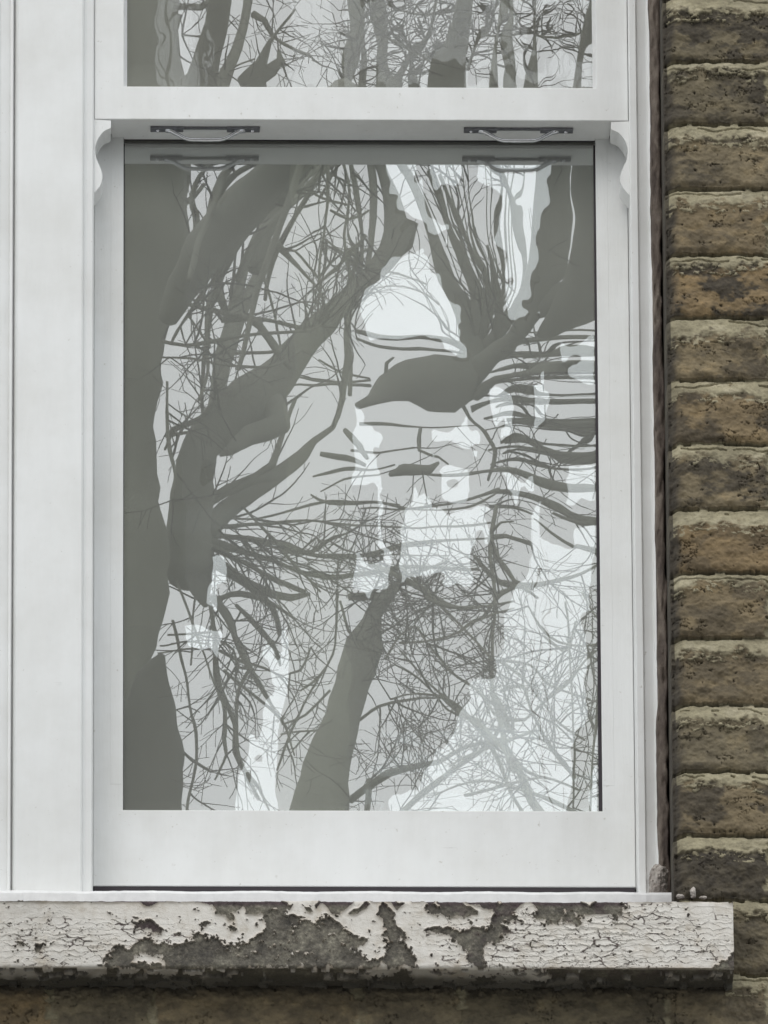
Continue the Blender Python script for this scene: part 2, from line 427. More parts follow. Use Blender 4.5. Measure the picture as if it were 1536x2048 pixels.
# horns: solid curved brackets under the ends of the meeting rail
hp = [(222, 240.5), (222, 254), (209, 261), (199, 272), (192, 287), (190.5, 301), (193, 317), (199, 331), (204, 345), (204.5, 357), (201, 369), (194, 379), (187.7, 386)]
def horn(pts, outer_px):
    bm = bmesh.new()
    # smooth the profile by Catmull-Rom
    q = []
    for i in range(len(pts) - 1):
        p0 = pts[max(i - 1, 0)]; p1 = pts[i]; p2 = pts[i + 1]; p3 = pts[min(i + 2, len(pts) - 1)]
        m = 1 if i == 0 else 4
        for k in range(m):
            t = k / m
            q.append(tuple(.5 * ((2 * p1[j]) + (-p0[j] + p2[j]) * t + (2 * p0[j] - 5 * p1[j] + 4 * p2[j] - p3[j]) * t * t + (-p0[j] + 3 * p1[j] - 3 * p2[j] + p3[j]) * t ** 3) for j in (0, 1)))
    q.append(pts[-1])
    ring = []
    for px, py in q:
        p = P(px, py, Y_UP); ring.append((p.x, min(p.z, zRail0 - .0002)))
    ox = P(outer_px, 300, Y_UP).x
    ring += [(ox, ring[-1][1]), (ox, zRail0 - .0002)]
    n = len(ring)
    A = [bm.verts.new((x, Y_UP + .0006, z)) for x, z in ring]
    B = [bm.verts.new((x, Y_UP + .036, z)) for x, z in ring]
    bm.faces.new(A); bm.faces.new(B[::-1])
    for i in range(n): bm.faces.new((A[(i + 1) % n], A[i], B[i], B[(i + 1) % n]))
    return finish("horn", bm, WHITE, up)
horn(hp, 187.6)
horn([(1222 + (222 - x) * 1.0 * (1.06), y + 3) for x, y in hp[:-1]] + [(1258.8, 390)], 1259.3)

# pull handles under the meeting rail
def tube_bm(bm, pts, rad, n=10, sy=1.0):
    rings = []
    for i, p in enumerate(pts):
        a = pts[max(i - 1, 0)]; b = pts[min(i + 1, len(pts) - 1)]
        t = (b - a).normalized(); u = t.cross(Vector((0, 1, 0))).normalized(); v = Vector((0, 1, 0))
        r = rad[i] if hasattr(rad, '__len__') else rad
        rings.append([bm.verts.new(p + u * math.cos(2 * math.pi * k / n) * r + v * math.sin(2 * math.pi * k / n) * r * sy) for k in range(n)])
    for A, B in zip(rings, rings[1:]):
        for k in range(n): bm.faces.new((A[k], A[(k + 1) % n], B[(k + 1) % n], B[k]))
    bm.faces.new(rings[0][::-1]); bm.faces.new(rings[-1])
for hx in (0, 627.5):
    h = empty("pull_handle"); h.parent = up
    ya = PZ(410, 252, zRail0).y; yb = PZ(410, 260, zRail0).y
    y0h, y1h = min(ya, yb), max(ya, yb)
    xa, xb = P(301 + hx, 257, Y_UP).x, P(520 + hx, 257, Y_UP).x
    zp = zRail0 - .0003
    bm = bmesh.new()
    for a, b in ((xa, xa + .036), (xb - .036, xb)):
        bm_box(bm, a, b, y0h, y1h, zp - .0028, zp, .0007)
    bm_box(bm, xa + .034, xb - .034, y0h + .001, y0h + .005, zp - .0018, zp)
    finish("mounting_plate", bm, PLATE, h)
    ym = (y0h + y1h) / 2
    cx = (xa + xb) / 2; hw = .0375; dz = .0115
    kp = [(-hw - .006, 0), (-hw + .001, -.0012), (-hw + .008, -.0055), (-hw + .0145, -.0095), (-hw + .021, -dz), (0, -dz - .0003)]
    kp = kp + [(-a, b) for a, b in kp[-2::-1]]
    bm = bmesh.new()
    pts = [Vector((cx + a, ym - .001 - .000 * abs(b), zp - .0028 + b)) for a, b in kp]
    tube_bm(bm, pts, [.0026] * 2 + [.0021] * (len(pts) - 4) + [.0026] * 2, 12, 1.3)
    finish("grip", bm, CHROME, h, True)
    bm = bmesh.new()
    for a in (xa + .008, xb - .008, xa + .026, xb - .026):
        bmesh.ops.create_uvsphere(bm, u_segments=10, v_segments=6, radius=.0022, matrix=Matrix.Translation((a, ym, zp - .0028)))
    finish("screw", bm, CHROME, h, True)

# ------------------------------------------------------------------ panes with a real, slightly wavy surface
def pane(name, gx0, gx1, gz0, gz1, yg, hfun, mat, parent, nx=260, nz=380):
    x = np.linspace(gx0 - .004, gx1 + .004, nx); z = np.linspace(gz0 - .004, gz1 + .004, nz)
    X, Z = np.meshgrid(x, z)
    V = np.stack([X, yg + hfun(X, Z), Z], -1)
    return link(name, grid_mesh(name, V), mat, parent)
def px_of(X, Z, yg):             # photo pixel of points on a depth plane
    rx = X - CAM.x; ry = yg - CAM.y; rz = Z - CAM.z
    a = rx * rgt.x + ry * rgt.y + rz * rgt.z; b = rx * upv.x + ry * upv.y + rz * upv.z; c = rx * fwd.x + ry * fwd.y + rz * fwd.z
    return 768 + F * a / c, 1024 - F * b / c
def gauss(u, v, cx, cy, sx, sy): return np.exp(-((u - cx) / sx) ** 2 - ((v - cy) / sy) ** 2)
def outer_h(X, Z):
    u, v = px_of(X, Z, YG_LO)
    h = 5.0e-6 * (fbm(X * 22 + 3, Z * 18, 2) - .5)                                # general unevenness
    # shallow dimples that smear the reflection sideways (right) and upwards (upper right)
    h = h + 0.85e-4 * gauss(u, v, 1150, 780, 110, 260) + 0.30e-4 * gauss(u, v, 1090, 440, 150, 75) + 0.22e-4 * gauss(u, v, 800, 640, 95, 60)
    h = h + 0.05e-4 * gauss(u, v, 700, 1085, 190, 42) 
    rip = gauss(u, v, 1130, 800, 150, 150) + .5 * gauss(u, v, 820, 700, 110, 80) + .35 * gauss(u, v, 850, 1080, 250, 90)
    h = h + 7.5e-7 * rip * np.sin(2 * math.pi * (v / 46 + .5 * vnoise(u / 300, v / 160)))
    vr = gauss(u, v, 1040, 420, 130, 150) + .3 * gauss(u, v, 720, 430, 80, 150)
    h = h + 6.0e-7 * vr * np.sin(2 * math.pi * (u / 40 + .7 * vnoise(u / 160, v / 300)))
    return h
def upper_h(X, Z):
    u, v = px_of(X, Z, YG_UP)
    return 5.0e-6 * (fbm(X * 22 + 9, Z * 18 + 4, 2) - .5) + 6e-7 * sstep(500, 900, u) * np.sin(2 * math.pi * (u / 44 + .8 * vnoise(u / 150, v / 260)))
RB = 19.0; TI = -.0255
xc = (xG0 + xG1) / 2; zc = (zLG0 + zLG1) / 2; zcu = (zUG0 + zUG1) / 2
def inner_h(X, Z, zm=None):
    zm = zc if zm is None else zm
    u, v = px_of(X, Z, YG_LO)
    return TI * (Z - zm) - (Z - zm) ** 2 / (2 * RB) - (X - xc) ** 2 / (2 * 1e5) + 2.2e-5 * (fbm(X * 26, Z * 15 + 8, 3) - .5)
pane("glass_pane", xG0, xG1, zLG0, zLG1, YG_LO, outer_h, GLASS1, lo)
pane("inner_glass_pane", xG0, xG1, zLG0, zLG1, YG_LO + IN2, inner_h, GLASS2, lo, 120, 180)
pane("glass_pane", xG0, xG1, zUG0, zUG1, YG_UP, upper_h, GLASS1, up)
pane("inner_glass_pane", xG0, xG1, zUG0, zUG1, YG_UP + IN2, lambda X, Z: inner_h(X, Z, zcu) - .010 * (Z - zcu), GLASS3, up, 120, 180)

# ------------------------------------------------------------------ neighbour window: a copy of every part
def copy_tree(o, parent=None):
    c = o.copy(); COL.objects.link(c)
    if parent: c.parent = parent
    for ch in [k for k in list(COL.objects) if k.parent == o]: copy_tree(ch, c)
    return c
win2 = copy_tree(win)
win2.location.x = xN - xE
tag(win2, "neighbouring white sash window of which only the frame edge shows at the far left of the photo", "window", "white sash windows set side by side")

# ------------------------------------------------------------------ stone sill with peeling paint
YS, YW = -.155, -.100             # sill front, brick face
zS1 = ZZ(1801, YS); zS0 = ZZ(1936, YS)
xSr = XX(1467, YS, 1870)
bare = [
 [(205,1929),(228,1898),(250,1896),(262,1899),(275,1885),(322,1883),(345,1893),(360,1886),(378,1892),(398,1869),(410,1876),(432,1880),(450,1890),(478,1888),(498,1891),(512,1873),(528,1862),(531,1818),(570,1813),(575,1835),(592,1830),(602,1839),(660,1832),(674,1849),(700,1865),(728,1884),(712,1903),(735,1922),(760,1912),(775,1890),(768,1846),(752,1830),(768,1812),(790,1832),(800,1862),(822,1903),(832,1935),(205,1940)],
 [(265,1845),(300,1842),(328,1863),(326,1874),(300,1862),(272,1857)], [(428,1806),(450,1812),(466,1836),(455,1840),(440,1828)],
 [(850,1812),(925,1815),(945,1830),(938,1846),(915,1838),(880,1831),(855,1829)],
 [(985,1830),(1002,1818),(1020,1820),(1026,1838),(1010,1850),(1016,1865),(985,1888),(962,1900),(966,1932),(938,1926),(928,1906),(915,1895),(905,1880),(860,1864),(826,1860),(880,1856),(935,1868),(970,1860),(984,1850)],
 [(1062,1826),(1110,1820),(1160,1832),(1158,1848),(1120,1846),(1080,1840)], [(1175,1800),(1245,1806),(1248,1822),(1232,1834),(1200,1815)],
 [(1424,1928),(1446,1920),(1460,1912),(1470,1910),(1470,1945),(1424,1945)], [(400,1852),(412,1848),(404,1862)], [(452,1852),(470,1856),(456,1860)],
 [(30,1884),(55,1880),(60,1892),(35,1892)],[(68,1862),(74,1862),(76,1890),(100,1890),(76,1897),(66,1890)]]
island = [[(262,1926),(270,1912),(300,1908),(326,1916),(328,1930)], [(575,1815),(600,1812),(655,1816),(690,1822),(708,1818),(712,1838),(690,1836),(668,1828),(620,1842),(598,1838),(580,1830)]]
def paint_fields(U, V):
    m = np.full(U.shape, -60.0)
    for p in bare: m = np.maximum(m, polydist(U, V, p) * np.where(inpoly(U, V, p), 1, -1))
    for p in island: m = np.minimum(m, polydist(U, V, p) * np.where(inpoly(U, V, p), -1, 1))
    m = (m + 19 * (fbm(U / 15, V / 12, 5, .62) - .5) * 2) > 0
    top = (V < 1801 + (12 + 14 * (U > 430)) * sstep(.3, .7, fbm(U / 50, U * 0 + 3, 3)) * ((U > 200) & (U < 1255)) + 3)
    m |= top & (fbm(U / 30, V / 30 + 70, 3) > .36)
    # scatter of small chips, denser round the bare stone
    chip = fbm(U / 9 + 90, V / 7, 3, .6)
    dn = gauss(U, V, 640, 1890, 330, 60) + .5 * gauss(U, V, 1050, 1850, 150, 60) + .25
    m |= chip > (.84 - .10 * dn)
    m &= ~((chip < .30) & (gauss(U, V, 620, 1880, 200, 40) > .3) & (fbm(U / 5, V / 5, 2) > .45))
    return m
def build_sill():
    step = 1.35
    ny = int((1936 - 1801) / step) + 1
    nx = int((1467 + 1400) / step)
    xs = np.linspace(XX(-1400, YS, 1870), xSr, nx); zs = np.linspace(zS1, zS0, ny)
    # rows: back of top, top front edge, front face, bottom edge, underside to wall
    rowsY, rowsZ = [], []
    for y, z in ((-.02, zS1 + .012), (-.08, zS1 + .008), (-.13, zS1 + .003), (-.148, zS1 + .0012)): rowsY.append(y); rowsZ.append(z)
    for i, z in enumerate(zs):
        t = min((zS1 - z) / .004, 1); b = min((z - zS0) / .004, 1)
        rowsY.append(YS + .0035 * (1 - math.sqrt(max(0, 1 - (1 - t) ** 2))) + .0035 * (1 - math.sqrt(max(0, 1 - (1 - b) ** 2)))); rowsZ.append(z)
    nb = 44
    for k in range(1, nb + 1): rowsY.append(YS + .0035 + (.075 - .0035) * k / nb); rowsZ.append(zS0 - .0004 * k / nb)
    Yr = np.array(rowsY)[:, None]; Zr = np.array(rowsZ)[:, None]
    X = np.broadcast_to(xs[None], (len(rowsY), nx)).copy(); Y = np.broadcast_to(Yr, X.shape).copy(); Z = np.broadcast_to(Zr, X.shape).copy()
    U, V = px_of(X, Z, YS)
    V = np.where(np.arange(len(rowsY))[:, None] >= 4 + ny, 1936 + (Y - YS) * 900, V)   # carry the pattern round the arris
    m = paint_fields(U, V)
    und = V > 1937; m |= (U < -60) & (fbm(U / 70, V / 45 + 3, 5, .6) > .56)
    m = np.where(und, fbm(U / 28, V / 11 + 5, 4, .6) > .47 + .10 * np.sin(U / 120), m)
    def blur(a, k):
        for _ in range(k):
            a = (a + np.roll(a, 1, 0) + np.roll(a, -1, 0) + np.roll(a, 1, 1) + np.roll(a, -1, 1)) / 5
        return a
    pf = 1.0 - m.astype(float); near = blur(pf, 9)
    cw = U + 5 * (fbm(U / 12, V / 12, 3) - .5) * 2; cv = V + 5 * (fbm(U / 12 + 30, V / 12, 3) - .5) * 2
    e1, id1 = cells(cw / 34, cv / 11, 3); e2, id2 = cells(cw / 15 + 50, cv / 6, 9)
    zone = np.clip(gauss(U, V, 1180, 1880, 260, 70) * 1.2 + gauss(U, V, 130, 1880, 190, 40) * .9 + .12 * (fbm(U / 60, V / 40, 2) > .5), 0, 1)
    sel = fbm(U / 40 + 7, V / 18, 3)
    crack = (1 - sstep(.01, .03 + .10 * sstep(.4, .7, sel), e1)) * sstep(.15, .35, zone) * sstep(.40, .46, sel) * sstep(.42, .52, fbm(U / 17 + 5, V / 9, 3)) + .6 * (1 - sstep(.01, .09, e2)) * (zone > .45) * sstep(.56, .64, fbm(U / 22 + 60, V / 12, 3))
    crack = np.clip(crack, 0, 1) * pf
    curl = np.clip((1 - near) * 2.2, 0, 1) * pf * (.5 + 2.4 * fbm(U / 18, V / 18 + 12, 2))
    lift = zone * ((id1 - .3) * .0016 + .0012 * np.mod(cv / 11, 1.0)) * (.4 + .6 * (1 - sstep(0, .5, e1)))
    cu = .0011 * curl + lift * pf
    hgt = pf * .0009 + cu - crack * .0010 + .0022 * (fbm(U / 60, V / 40, 4) - .5) + (1 - pf) * .0016 * (fbm(U / 7, V / 7, 3) - .6)
    edge = (V < 1806)
    hgt = hgt + np.where(V > 1934, .0, .0)
    fr_ = (np.arange(len(rowsY))[:, None] < 4 + ny)
    Y = np.where(fr_, Y - hgt, Y); Z = np.where(~fr_, Z - hgt * 1.2 + .0012, Z)
    Z = np.where((V < 1809) & fr_, Z + .0012 * (fbm(U / 22, U * 0, 4) - .6) , Z)
    X[:, -1] -= .0
    X += np.where(np.arange(nx)[None] > nx - 7, .0009 * (fbm(V / 14, U / 14, 3) - .5), 0)
    purple = sstep(12, 0, V - 1806) * (U > 190) + gauss(U, V, 300, 1855, 40, 14) + .6 * sstep(.55, .7, fbm(U / 30 + 11, V / 20, 2)) * (U > 850)
    me = grid_mesh("stone_sill", np.stack([X, Y, Z], -1), {"paint": blur(pf, 1), "crack": crack, "purple": np.clip(purple, 0, 1), "halo": np.clip((1 - blur(pf, 26)) * 1.5, 0, 1) * fbm(U / 16, V / 12 + 21, 4), "grime_shade": np.clip(und * (.45 + .5 * sstep(1946, 1965, V + 20 * (fbm(U / 40, V * 0, 3) - .5))) * (1 - .35 * gauss(U, V, 1150, 1950, 250, 14)) + .25 * gauss(U, V, 60, 1860, 160, 200) * fbm(U / 30, V / 20 + 33, 4), 0, 1)}, False)  # underside darkened to paint its shade; the patch at far left is dirt
    # end face
    bm = bmesh.new(); bm.from_mesh(me); bm.verts.ensure_lookup_table()
    col = [bm.verts[r * nx + nx - 1] for r in range(len(rowsY))]
    bk = bm.verts.new((xSr, -.02, zS0 + .001))
    f = bm.faces.new(col + [bk])
    bm.to_mesh(me); bm.free()
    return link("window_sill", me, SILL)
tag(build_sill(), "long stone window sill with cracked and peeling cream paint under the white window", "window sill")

# ------------------------------------------------------------------ brick wall
joint = [-12, 118, 243, 373, 504, 630, 755, 883, 1013, 1141, 1271, 1404, 1538, 1666, 1796, 1944, 2070, 2200]   # photo rows of the bed joints
def wall_fields(U, V, right):
    J = np.array([-142] + joint + [2330], float)
    Vw = V + 5 * (fbm(U / 90, V * 0 + 2, 3) - .5) * 2 + 2.5 * (fbm(U / 14, V / 30, 3) - .5) * 2
    k = np.clip(np.searchsorted(J, Vw.ravel()).reshape(V.shape) - 1, 0, len(J) - 2)
    t = Vw - J[k]; H = J[k + 1] - J[k]                      # t: pixels below the upper edge of the mortar bed
    mh = 31 + 6 * np.sin(k * 2.3) + 16 * (fbm(U / 40 + k * 9.7, V / 200, 4, .6) - .5) * 2
    cov = fbm(U / 28 + k * 3.1, V / 16, 4, .62)             # how far pointing smears on to the brick
    mort = 1 - sstep(-6, 9, t - mh - 20 * (cov - .5) * 2 - 8 * (fbm(U / 9, V / 9 + k, 3) - .5) * 2)
    fl = (fbm(U / 13 + k * 3, V / 4.5, 4, .65) > .60) & (t > mh - 4) & (t < mh + 20); mort = np.where(fl, np.maximum(mort, .85), mort)
    crk = (fbm(U / 60, V * 0 + k * 5.3, 2) > .52) * (1 - sstep(1.0, 2.6, np.abs(t - 16 - 10 * (fbm(U / 45, V * 0 + k * 2.7, 3) - .5) * 2)))
    # perpends
    bw = np.where(k % 2 == 0, 203., 410.)
    off = np.where(k % 2 == 0, 1333, 1333 + 0)
    uu = (U - off + 0 * k)
    per = np.where(k % 2 == 0, 616., 616.)
    m_ = np.mod(uu, 616.)
    seam = np.where(k % 2 == 0, 206., 410.)
    d1 = np.minimum(np.abs(m_ - seam), np.minimum(m_, 616 - m_))
    if right: d1 = np.where(U < 1450, 99, d1)
    pv = (1 - sstep(3, 11, d1 + 16 * (cov - .5) * 2)) * sstep(.30, .5, fbm(V / 20 + U / 200, U / 90, 3))
    bid = _perm[(k * 13 + np.floor(uu / 616).astype(int) * 7 + (m_ > seam) * 31) & 255, (k * 5) & 255]
    # relief: weather-struck bed recessed at its top, proud at its foot
    hm = -.0075 + .0095 * np.clip(t / np.maximum(mh, 8), 0, 1) ** .7
    rnd = .003 * (1 - sstep(0, 15, H - t)) ** 2
    rg = np.abs(fbm(U / 34 + k * 4, V / 15, 5, .62) - .5); hb = .0 - rnd + .0045 * (fbm(U / 50 + k * 4, V / 34, 5, .62) - .5) * 2 - .0030 * (1 - sstep(0, .022, rg)) * sstep(.58, .64, fbm(U / 60 + 9, V / 40 + k, 2)) + .002 * (bid - .5)
    h = mort * hm + (1 - mort) * hb
    h = h * (1 - pv) + pv * (-.004)
    slot = (1 - sstep(2.0, 6.0, np.abs(t - 1)))             # dark slot where the bed tucks under the brick above
    h = h - .007 * slot * (fbm(U / 30, V * 0 + k, 2) > .3)
    h = h - .0028 * crk
    h = h + .0012 * (fbm(U / 9, V / 8, 4, .5) - .5) * 2 + .003 * mort * (fbm(U / 24, V / 9 + 44, 4, .65) - .5)
    pock = sstep(.77, .81, fbm(U / 13 + 31, V / 10, 4, .6)); h = h - .0022 * pock * (1 - mort)
    soot_shade = sstep(.44, .60, fbm(U / 62 + k * 7.7, V / 34 + k * 3.3, 5, .66)) * (.45 + .5 * _perm[(k * 29 + 3) & 255, 7])
    soot_shade = np.maximum(soot_shade, .8 * pock)
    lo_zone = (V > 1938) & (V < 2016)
    soot_shade = np.where(lo_zone & (U < 1450), np.maximum(soot_shade, (1 - sstep(1972, 2008, V + 22 * (cov - .5))) * .97), soot_shade); mort = np.where(lo_zone & (U < 1450), mort * sstep(1985, 2012, V), mort)  # shadow of the sill painted into the wall colour, mortar damped with it
    return h, np.clip(mort + pv, 0, 1), bid, soot_shade
def wall_patch(u0, u1, v0, v1, step, right):
    xs = np.arange(XX(u0, YW, 1000), XX(u1, YW, 1000), step * .00054)
    zs = np.arange(ZZ(v1, YW), ZZ(v0, YW), step * .00059)[::-1]
    X, Z = np.meshgrid(xs, zs)
    U, V = px_of(X, Z, YW)
    h, mort, bid, soot_shade = wall_fields(U, V, right)
    if right:                                                # worn arris at the window reveal
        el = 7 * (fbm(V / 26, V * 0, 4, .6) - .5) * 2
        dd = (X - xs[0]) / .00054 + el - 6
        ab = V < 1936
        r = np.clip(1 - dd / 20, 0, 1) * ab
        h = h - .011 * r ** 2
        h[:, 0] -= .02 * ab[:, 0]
        soot_shade = np.maximum(soot_shade, .97 * (1 - sstep(3, 26, dd + 14 * (fbm(U / 12, V / 20, 3) - .5))) * (1 - mort * sstep(6, 16, dd)) * ab)
        V_ = U
    else:
        shade = 0
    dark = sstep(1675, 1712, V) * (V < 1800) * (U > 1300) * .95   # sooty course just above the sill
    soot_shade = np.maximum(soot_shade, dark * (.85 + .5 * (fbm(U / 20, V / 20, 3) - .3)) * (1 - .75 * mort))
    P3 = np.stack([X, YW - h, Z], -1)
    if right:
        V0 = P3[:, :1].copy(); V0[:, 0, 1] = np.where(ab[:, 0], .02, YW + .004); P3 = np.concatenate([V0, P3], 1)
        mort, bid, soot_shade = [np.concatenate([a[:, :1] * 0 + q, a], 1) for a, q in ((mort, 0), (bid, .2), (soot_shade, 1))]
        mort[:, 1:7] *= np.where(ab[:, :1], .15, 1); soot_shade[:, 1:6] = np.where(ab[:, :1], 1, soot_shade[:, 1:6])
    return grid_mesh("patch", P3, {"mortar": mort, "brick": bid, "soot_shade": np.clip(soot_shade, 0, 1)}), xs, zs
WX0, WX1, WZT = -7.0, 7.0, 12.4
meR, xsR, zsR = wall_patch(1338, 1960, -80, 2130, 1.5, True)
meB, xsB, zsB = wall_patch(-80, 1338, 1925, 2130, 1.9, False)
bm = bmesh.new()
bm.from_mesh(meR); nR = len(bm.faces); bm.from_mesh(meB)
for f in bm.faces: f.material_index = 0
nf = len(bm.faces)
# rest of the facade as slabs round the detailed area and the window pair (front faces at the brick plane)
xl = win2.location.x + xP0 - .02                        # left end of the window opening
slabs = [(xsR[-1], WX1, 0, WZT), (WX0, xl, 0, WZT), (xl, xsR[-1], 0, zsR[-1] - .0), (xl, xsB[0], zsR[-1], zS0 - .001),
         (xl, xsR[0], zTop + .11, WZT), (xsR[0], xsR[-1], zsR[0], WZT)]
for a, b, c_, d in slabs:
    k0 = len(bm.faces); bm_box(bm, a, b, YW, .12, c_, d)
for i, f in enumerate(bm.faces):
    if i >= nf: f.material_index = 1
me = bpy.data.meshes.new("brick_wall"); bm.to_mesh(me); bm.free()
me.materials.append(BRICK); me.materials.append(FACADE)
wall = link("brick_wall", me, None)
tag(wall, "weathered yellow-brown stock brick wall with wide sandy mortar beds around the window", "brick wall")

# old brown filler between frame and brick
def filler():
    n = 420; ncol = 12
    xa, xb = xE - .0006, xsR[0] + .004
    zs = np.linspace(zS1 + .005, zTop + .1, n)
    t = np.linspace(0, 1, ncol)
    T, Z = np.meshgrid(t, zs)
    U = T * 26; Vp = Z / .00059
    edge = .0022 * (fbm(Vp / 130, Vp * 0, 4, .6) - .5) * 2
    X = xa + (xb - xa) * T - .0012 * (1 - T) + edge * (1 - T) * 1.1
    Y = -.008 - .010 * np.sin(T * math.pi) * fbm(Vp / 50, T * 2 + 8, 3) + .03 * sstep(.66, .92, T + .45 * (fbm(Vp / 40, Vp * 0 + 20, 3) - .5)) + .004 * (fbm(U / 6, Vp / 18, 4) - .5) * 2
    Y[:, 0] += .012
    return link("mortar_fillet", grid_mesh("mortar_fillet", np.stack([X, Y, Z], -1)), SEAL, wall)
filler()
def blob(px, py, y, r, sx=1., sz=1., seed=0, name="mortar_crumb", mat=CRUMB):
    p = P(px, py, y); bm = bmesh.new()
    bmesh.ops.create_icosphere(bm, subdivisions=4, radius=1)
    rr = random.Random(seed); off = Vector((rr.random() * 50, rr.random() * 50, 0))
    for v in bm.verts:
        q = v.co
        nz = float(fbm(np.array([q.x * 1.6 + off.x + q.y]), np.array([q.z * 1.6 + off.y - q.y * .7]), 3)[0])
        s = .65 + .8 * nz
        v.co = Vector((q.x * sx, q.y * .8, q.z * sz)) * r * s + p
    return finish(name, bm, mat, wall, True)
def lump(u0, v0, u1, v1, y0, thick, sd):
    n = 46
    U, V = np.meshgrid(np.linspace(u0, u1, n), np.linspace(v0, v1, int(n * 1.5)))
    a = (U - u0) / (u1 - u0) * 2 - 1; b = (V - v0) / (v1 - v0) * 2 - 1
    rr = np.sqrt(np.abs(a) ** 2.6 + np.abs(b) ** 3.2) + .55 * (fbm(U / 9 + sd, V / 11, 4, .6) - .5)
    body = np.clip(1 - rr, -.25, 1)
    Y = y0 + .004 - thick * np.sign(body) * np.abs(body) ** .6 - .006 * (fbm(U / 6 + sd, V / 7, 4, .65) - .5) * (body > 0) + (body < 0) * .02
    X = XX(0, y0) + (U - 0) * (XX(1400, y0, 1760) - XX(0, y0)) / 1400.0; Z = ZZ(1760, y0, 1320) + (1760 - V) * .00059
    link("mortar_lump", grid_mesh("mortar_lump", np.stack([X, Y, Z], -1)), CRUMB, wall)
lump(1298, 1728, 1342, 1806, -.004, .022, 5)
c1 = P(1385, 1790, -.12); 
for i, (px, py, r, sx, sz, lb) in enumerate(((1386, 1786, .0042, .7, 1.5, "largest pale mortar crumb standing on the sill beside the bricks"),
                                          (1360, 1793, .0034, 1.1, .7, "small mortar crumb on the sill nearest the window frame"), (1406, 1795, .003, 1.3, .6, "flat mortar crumb lying on the sill farthest from the window"))):
    o = blob(px, py, -.135, r, sx, sz, 20 + i)
    o.parent = None; tag(o, lb, "crumb", "mortar crumbs on the sill")

# ------------------------------------------------------------------ rest of the house, street, room
def slab(name, x0, x1, y0, y1, z0, z1, mat, parent=None, bev=0):
    bm = bmesh.new(); bm_box(bm, x0, x1, y0, y1, z0, z1, bev); return finish(name, bm, mat, parent)
rx0, rx1 = xl + .1, 1.4
rm = slab("room_ceiling", rx0, rx1, .13, 4.0, zTop + .25, zTop + .35, PLASTER); tag(rm, kind='structure')
tag(slab("room_floor", rx0, rx1, .13, 4.0, zS0 - .8, zS0 - .7, PLASTER), kind='structure')
tag(slab("room_back_wall", rx0, rx1, 4.0, 4.1, zS0 - .8, zTop + .35, PLASTER), kind='structure')
tag(slab("room_side_wall", rx0 - .1, rx0, .13, 4.1, zS0 - .8, zTop + .35, PLASTER), kind='structure')
tag(slab("room_side_wall", rx1, rx1 + .1, .13, 4.1, zS0 - .8, zTop + .35, PLASTER), kind='structure')
rf = slab("house_roof", WX0, WX1, -.42, 5, WZT, WZT + .18, SLATE); tag(rf, "slate roof edge overhanging the brick wall", "roof")

def sheet(name, x0, x1, y0, y1, z, mat):
    me = raw_mesh(name, [(x0, y0, z), (x1, y0, z), (x1, y1, z), (x0, y1, z)], [(0, 1, 2, 3)], False)
    o = link(name, me, mat); tag(o, kind='structure'); return o
sheet("ground", -400, 400, -400, 400, 0, ASPH)
o = slab("bounce_ground", -60, 60, -5.0, -.12, -.05, .14, BOUNCE); tag(o, kind='structure')  # unseen pale ground added to bounce light up under the rail
o = slab("pavement", -60, 60, -7.5, -5.01, -.05, .12, PAVE); tag(o, kind='structure')
o = slab("far_pavement", -60, 60, -26.0, -13.2, -.05, .12, PAVE); tag(o, kind='structure')
sheet("road_marking", -30, 30, -9.0, -8.9, .004, RPAINT)

# ------------------------------------------------------------------ trees across the street, seen in the panes
def RM(px, py, T):               # point reached by the sight line mirrored in the panes, at depth y = -T
    yg = YG_LO if py > 205 else YG_UP
    G = P(px, py, yg); d = (G - CAM).normalized(); L1 = (G - CAM).length
    d = Vector((d.x, -d.y, d.z)); t = (-T - G.y) / d.y
    return G + d * t, (L1 + t)
def catmull(pts, m):
    q = []
    n = len(pts)
    for i in range(n - 1):
        p0 = pts[max(i - 1, 0)]; p1 = pts[i]; p2 = pts[i + 1]; p3 = pts[min(i + 2, n - 1)]
        k = max(1, int(math.hypot(p2[0] - p1[0], p2[1] - p1[1]) / m))
        for j in range(k):
            t = j / k
            q.append(tuple(.5 * ((2 * p1[a]) + (-p0[a] + p2[a]) * t + (2 * p0[a] - 5 * p1[a] + 4 * p2[a] - p3[a]) * t * t + (-p0[a] + 3 * p1[a] - 3 * p2[a] + p3[a]) * t ** 3) for a in range(len(p1))))
    q.append(tuple(pts[-1]))
    return q
class Tubes:
    def __init__(s): s.V = []; s.F = []
    def add(s, pts, rad, n):
        N = len(pts)
        if N < 2: return
        b = len(s.V); u = None
        for i in range(N):
            t = (pts[min(i + 1, N - 1)] - pts[max(i - 1, 0)])
            if t.length < 1e-9: t = Vector((0, 0, 1))
            t.normalize()
            if u is None:
                u = t.cross(Vector((0, 1, 0)));
                if u.length < 1e-3: u = t.cross(Vector((1, 0, 0)))
            u = (u - t * u.dot(t)).normalized(); v = t.cross(u)
            for k in range(n):
                a = 2 * math.pi * k / n
                s.V.append(pts[i] + (u * math.cos(a) + v * math.sin(a)) * rad[i])
        for i in range(N - 1):
            for k in range(n):
                k2 = (k + 1) % n
                s.F.append((b + i * n + k, b + i * n + k2, b + (i + 1) * n + k2, b + (i + 1) * n + k))
        s.F.append(tuple(b + k for k in range(n))[::-1]); s.F.append(tuple(b + (N - 1) * n + k for k in range(n)))
    def build(s, name, mat, parent): return link(name, raw_mesh(name, s.V, s.F), mat, parent)

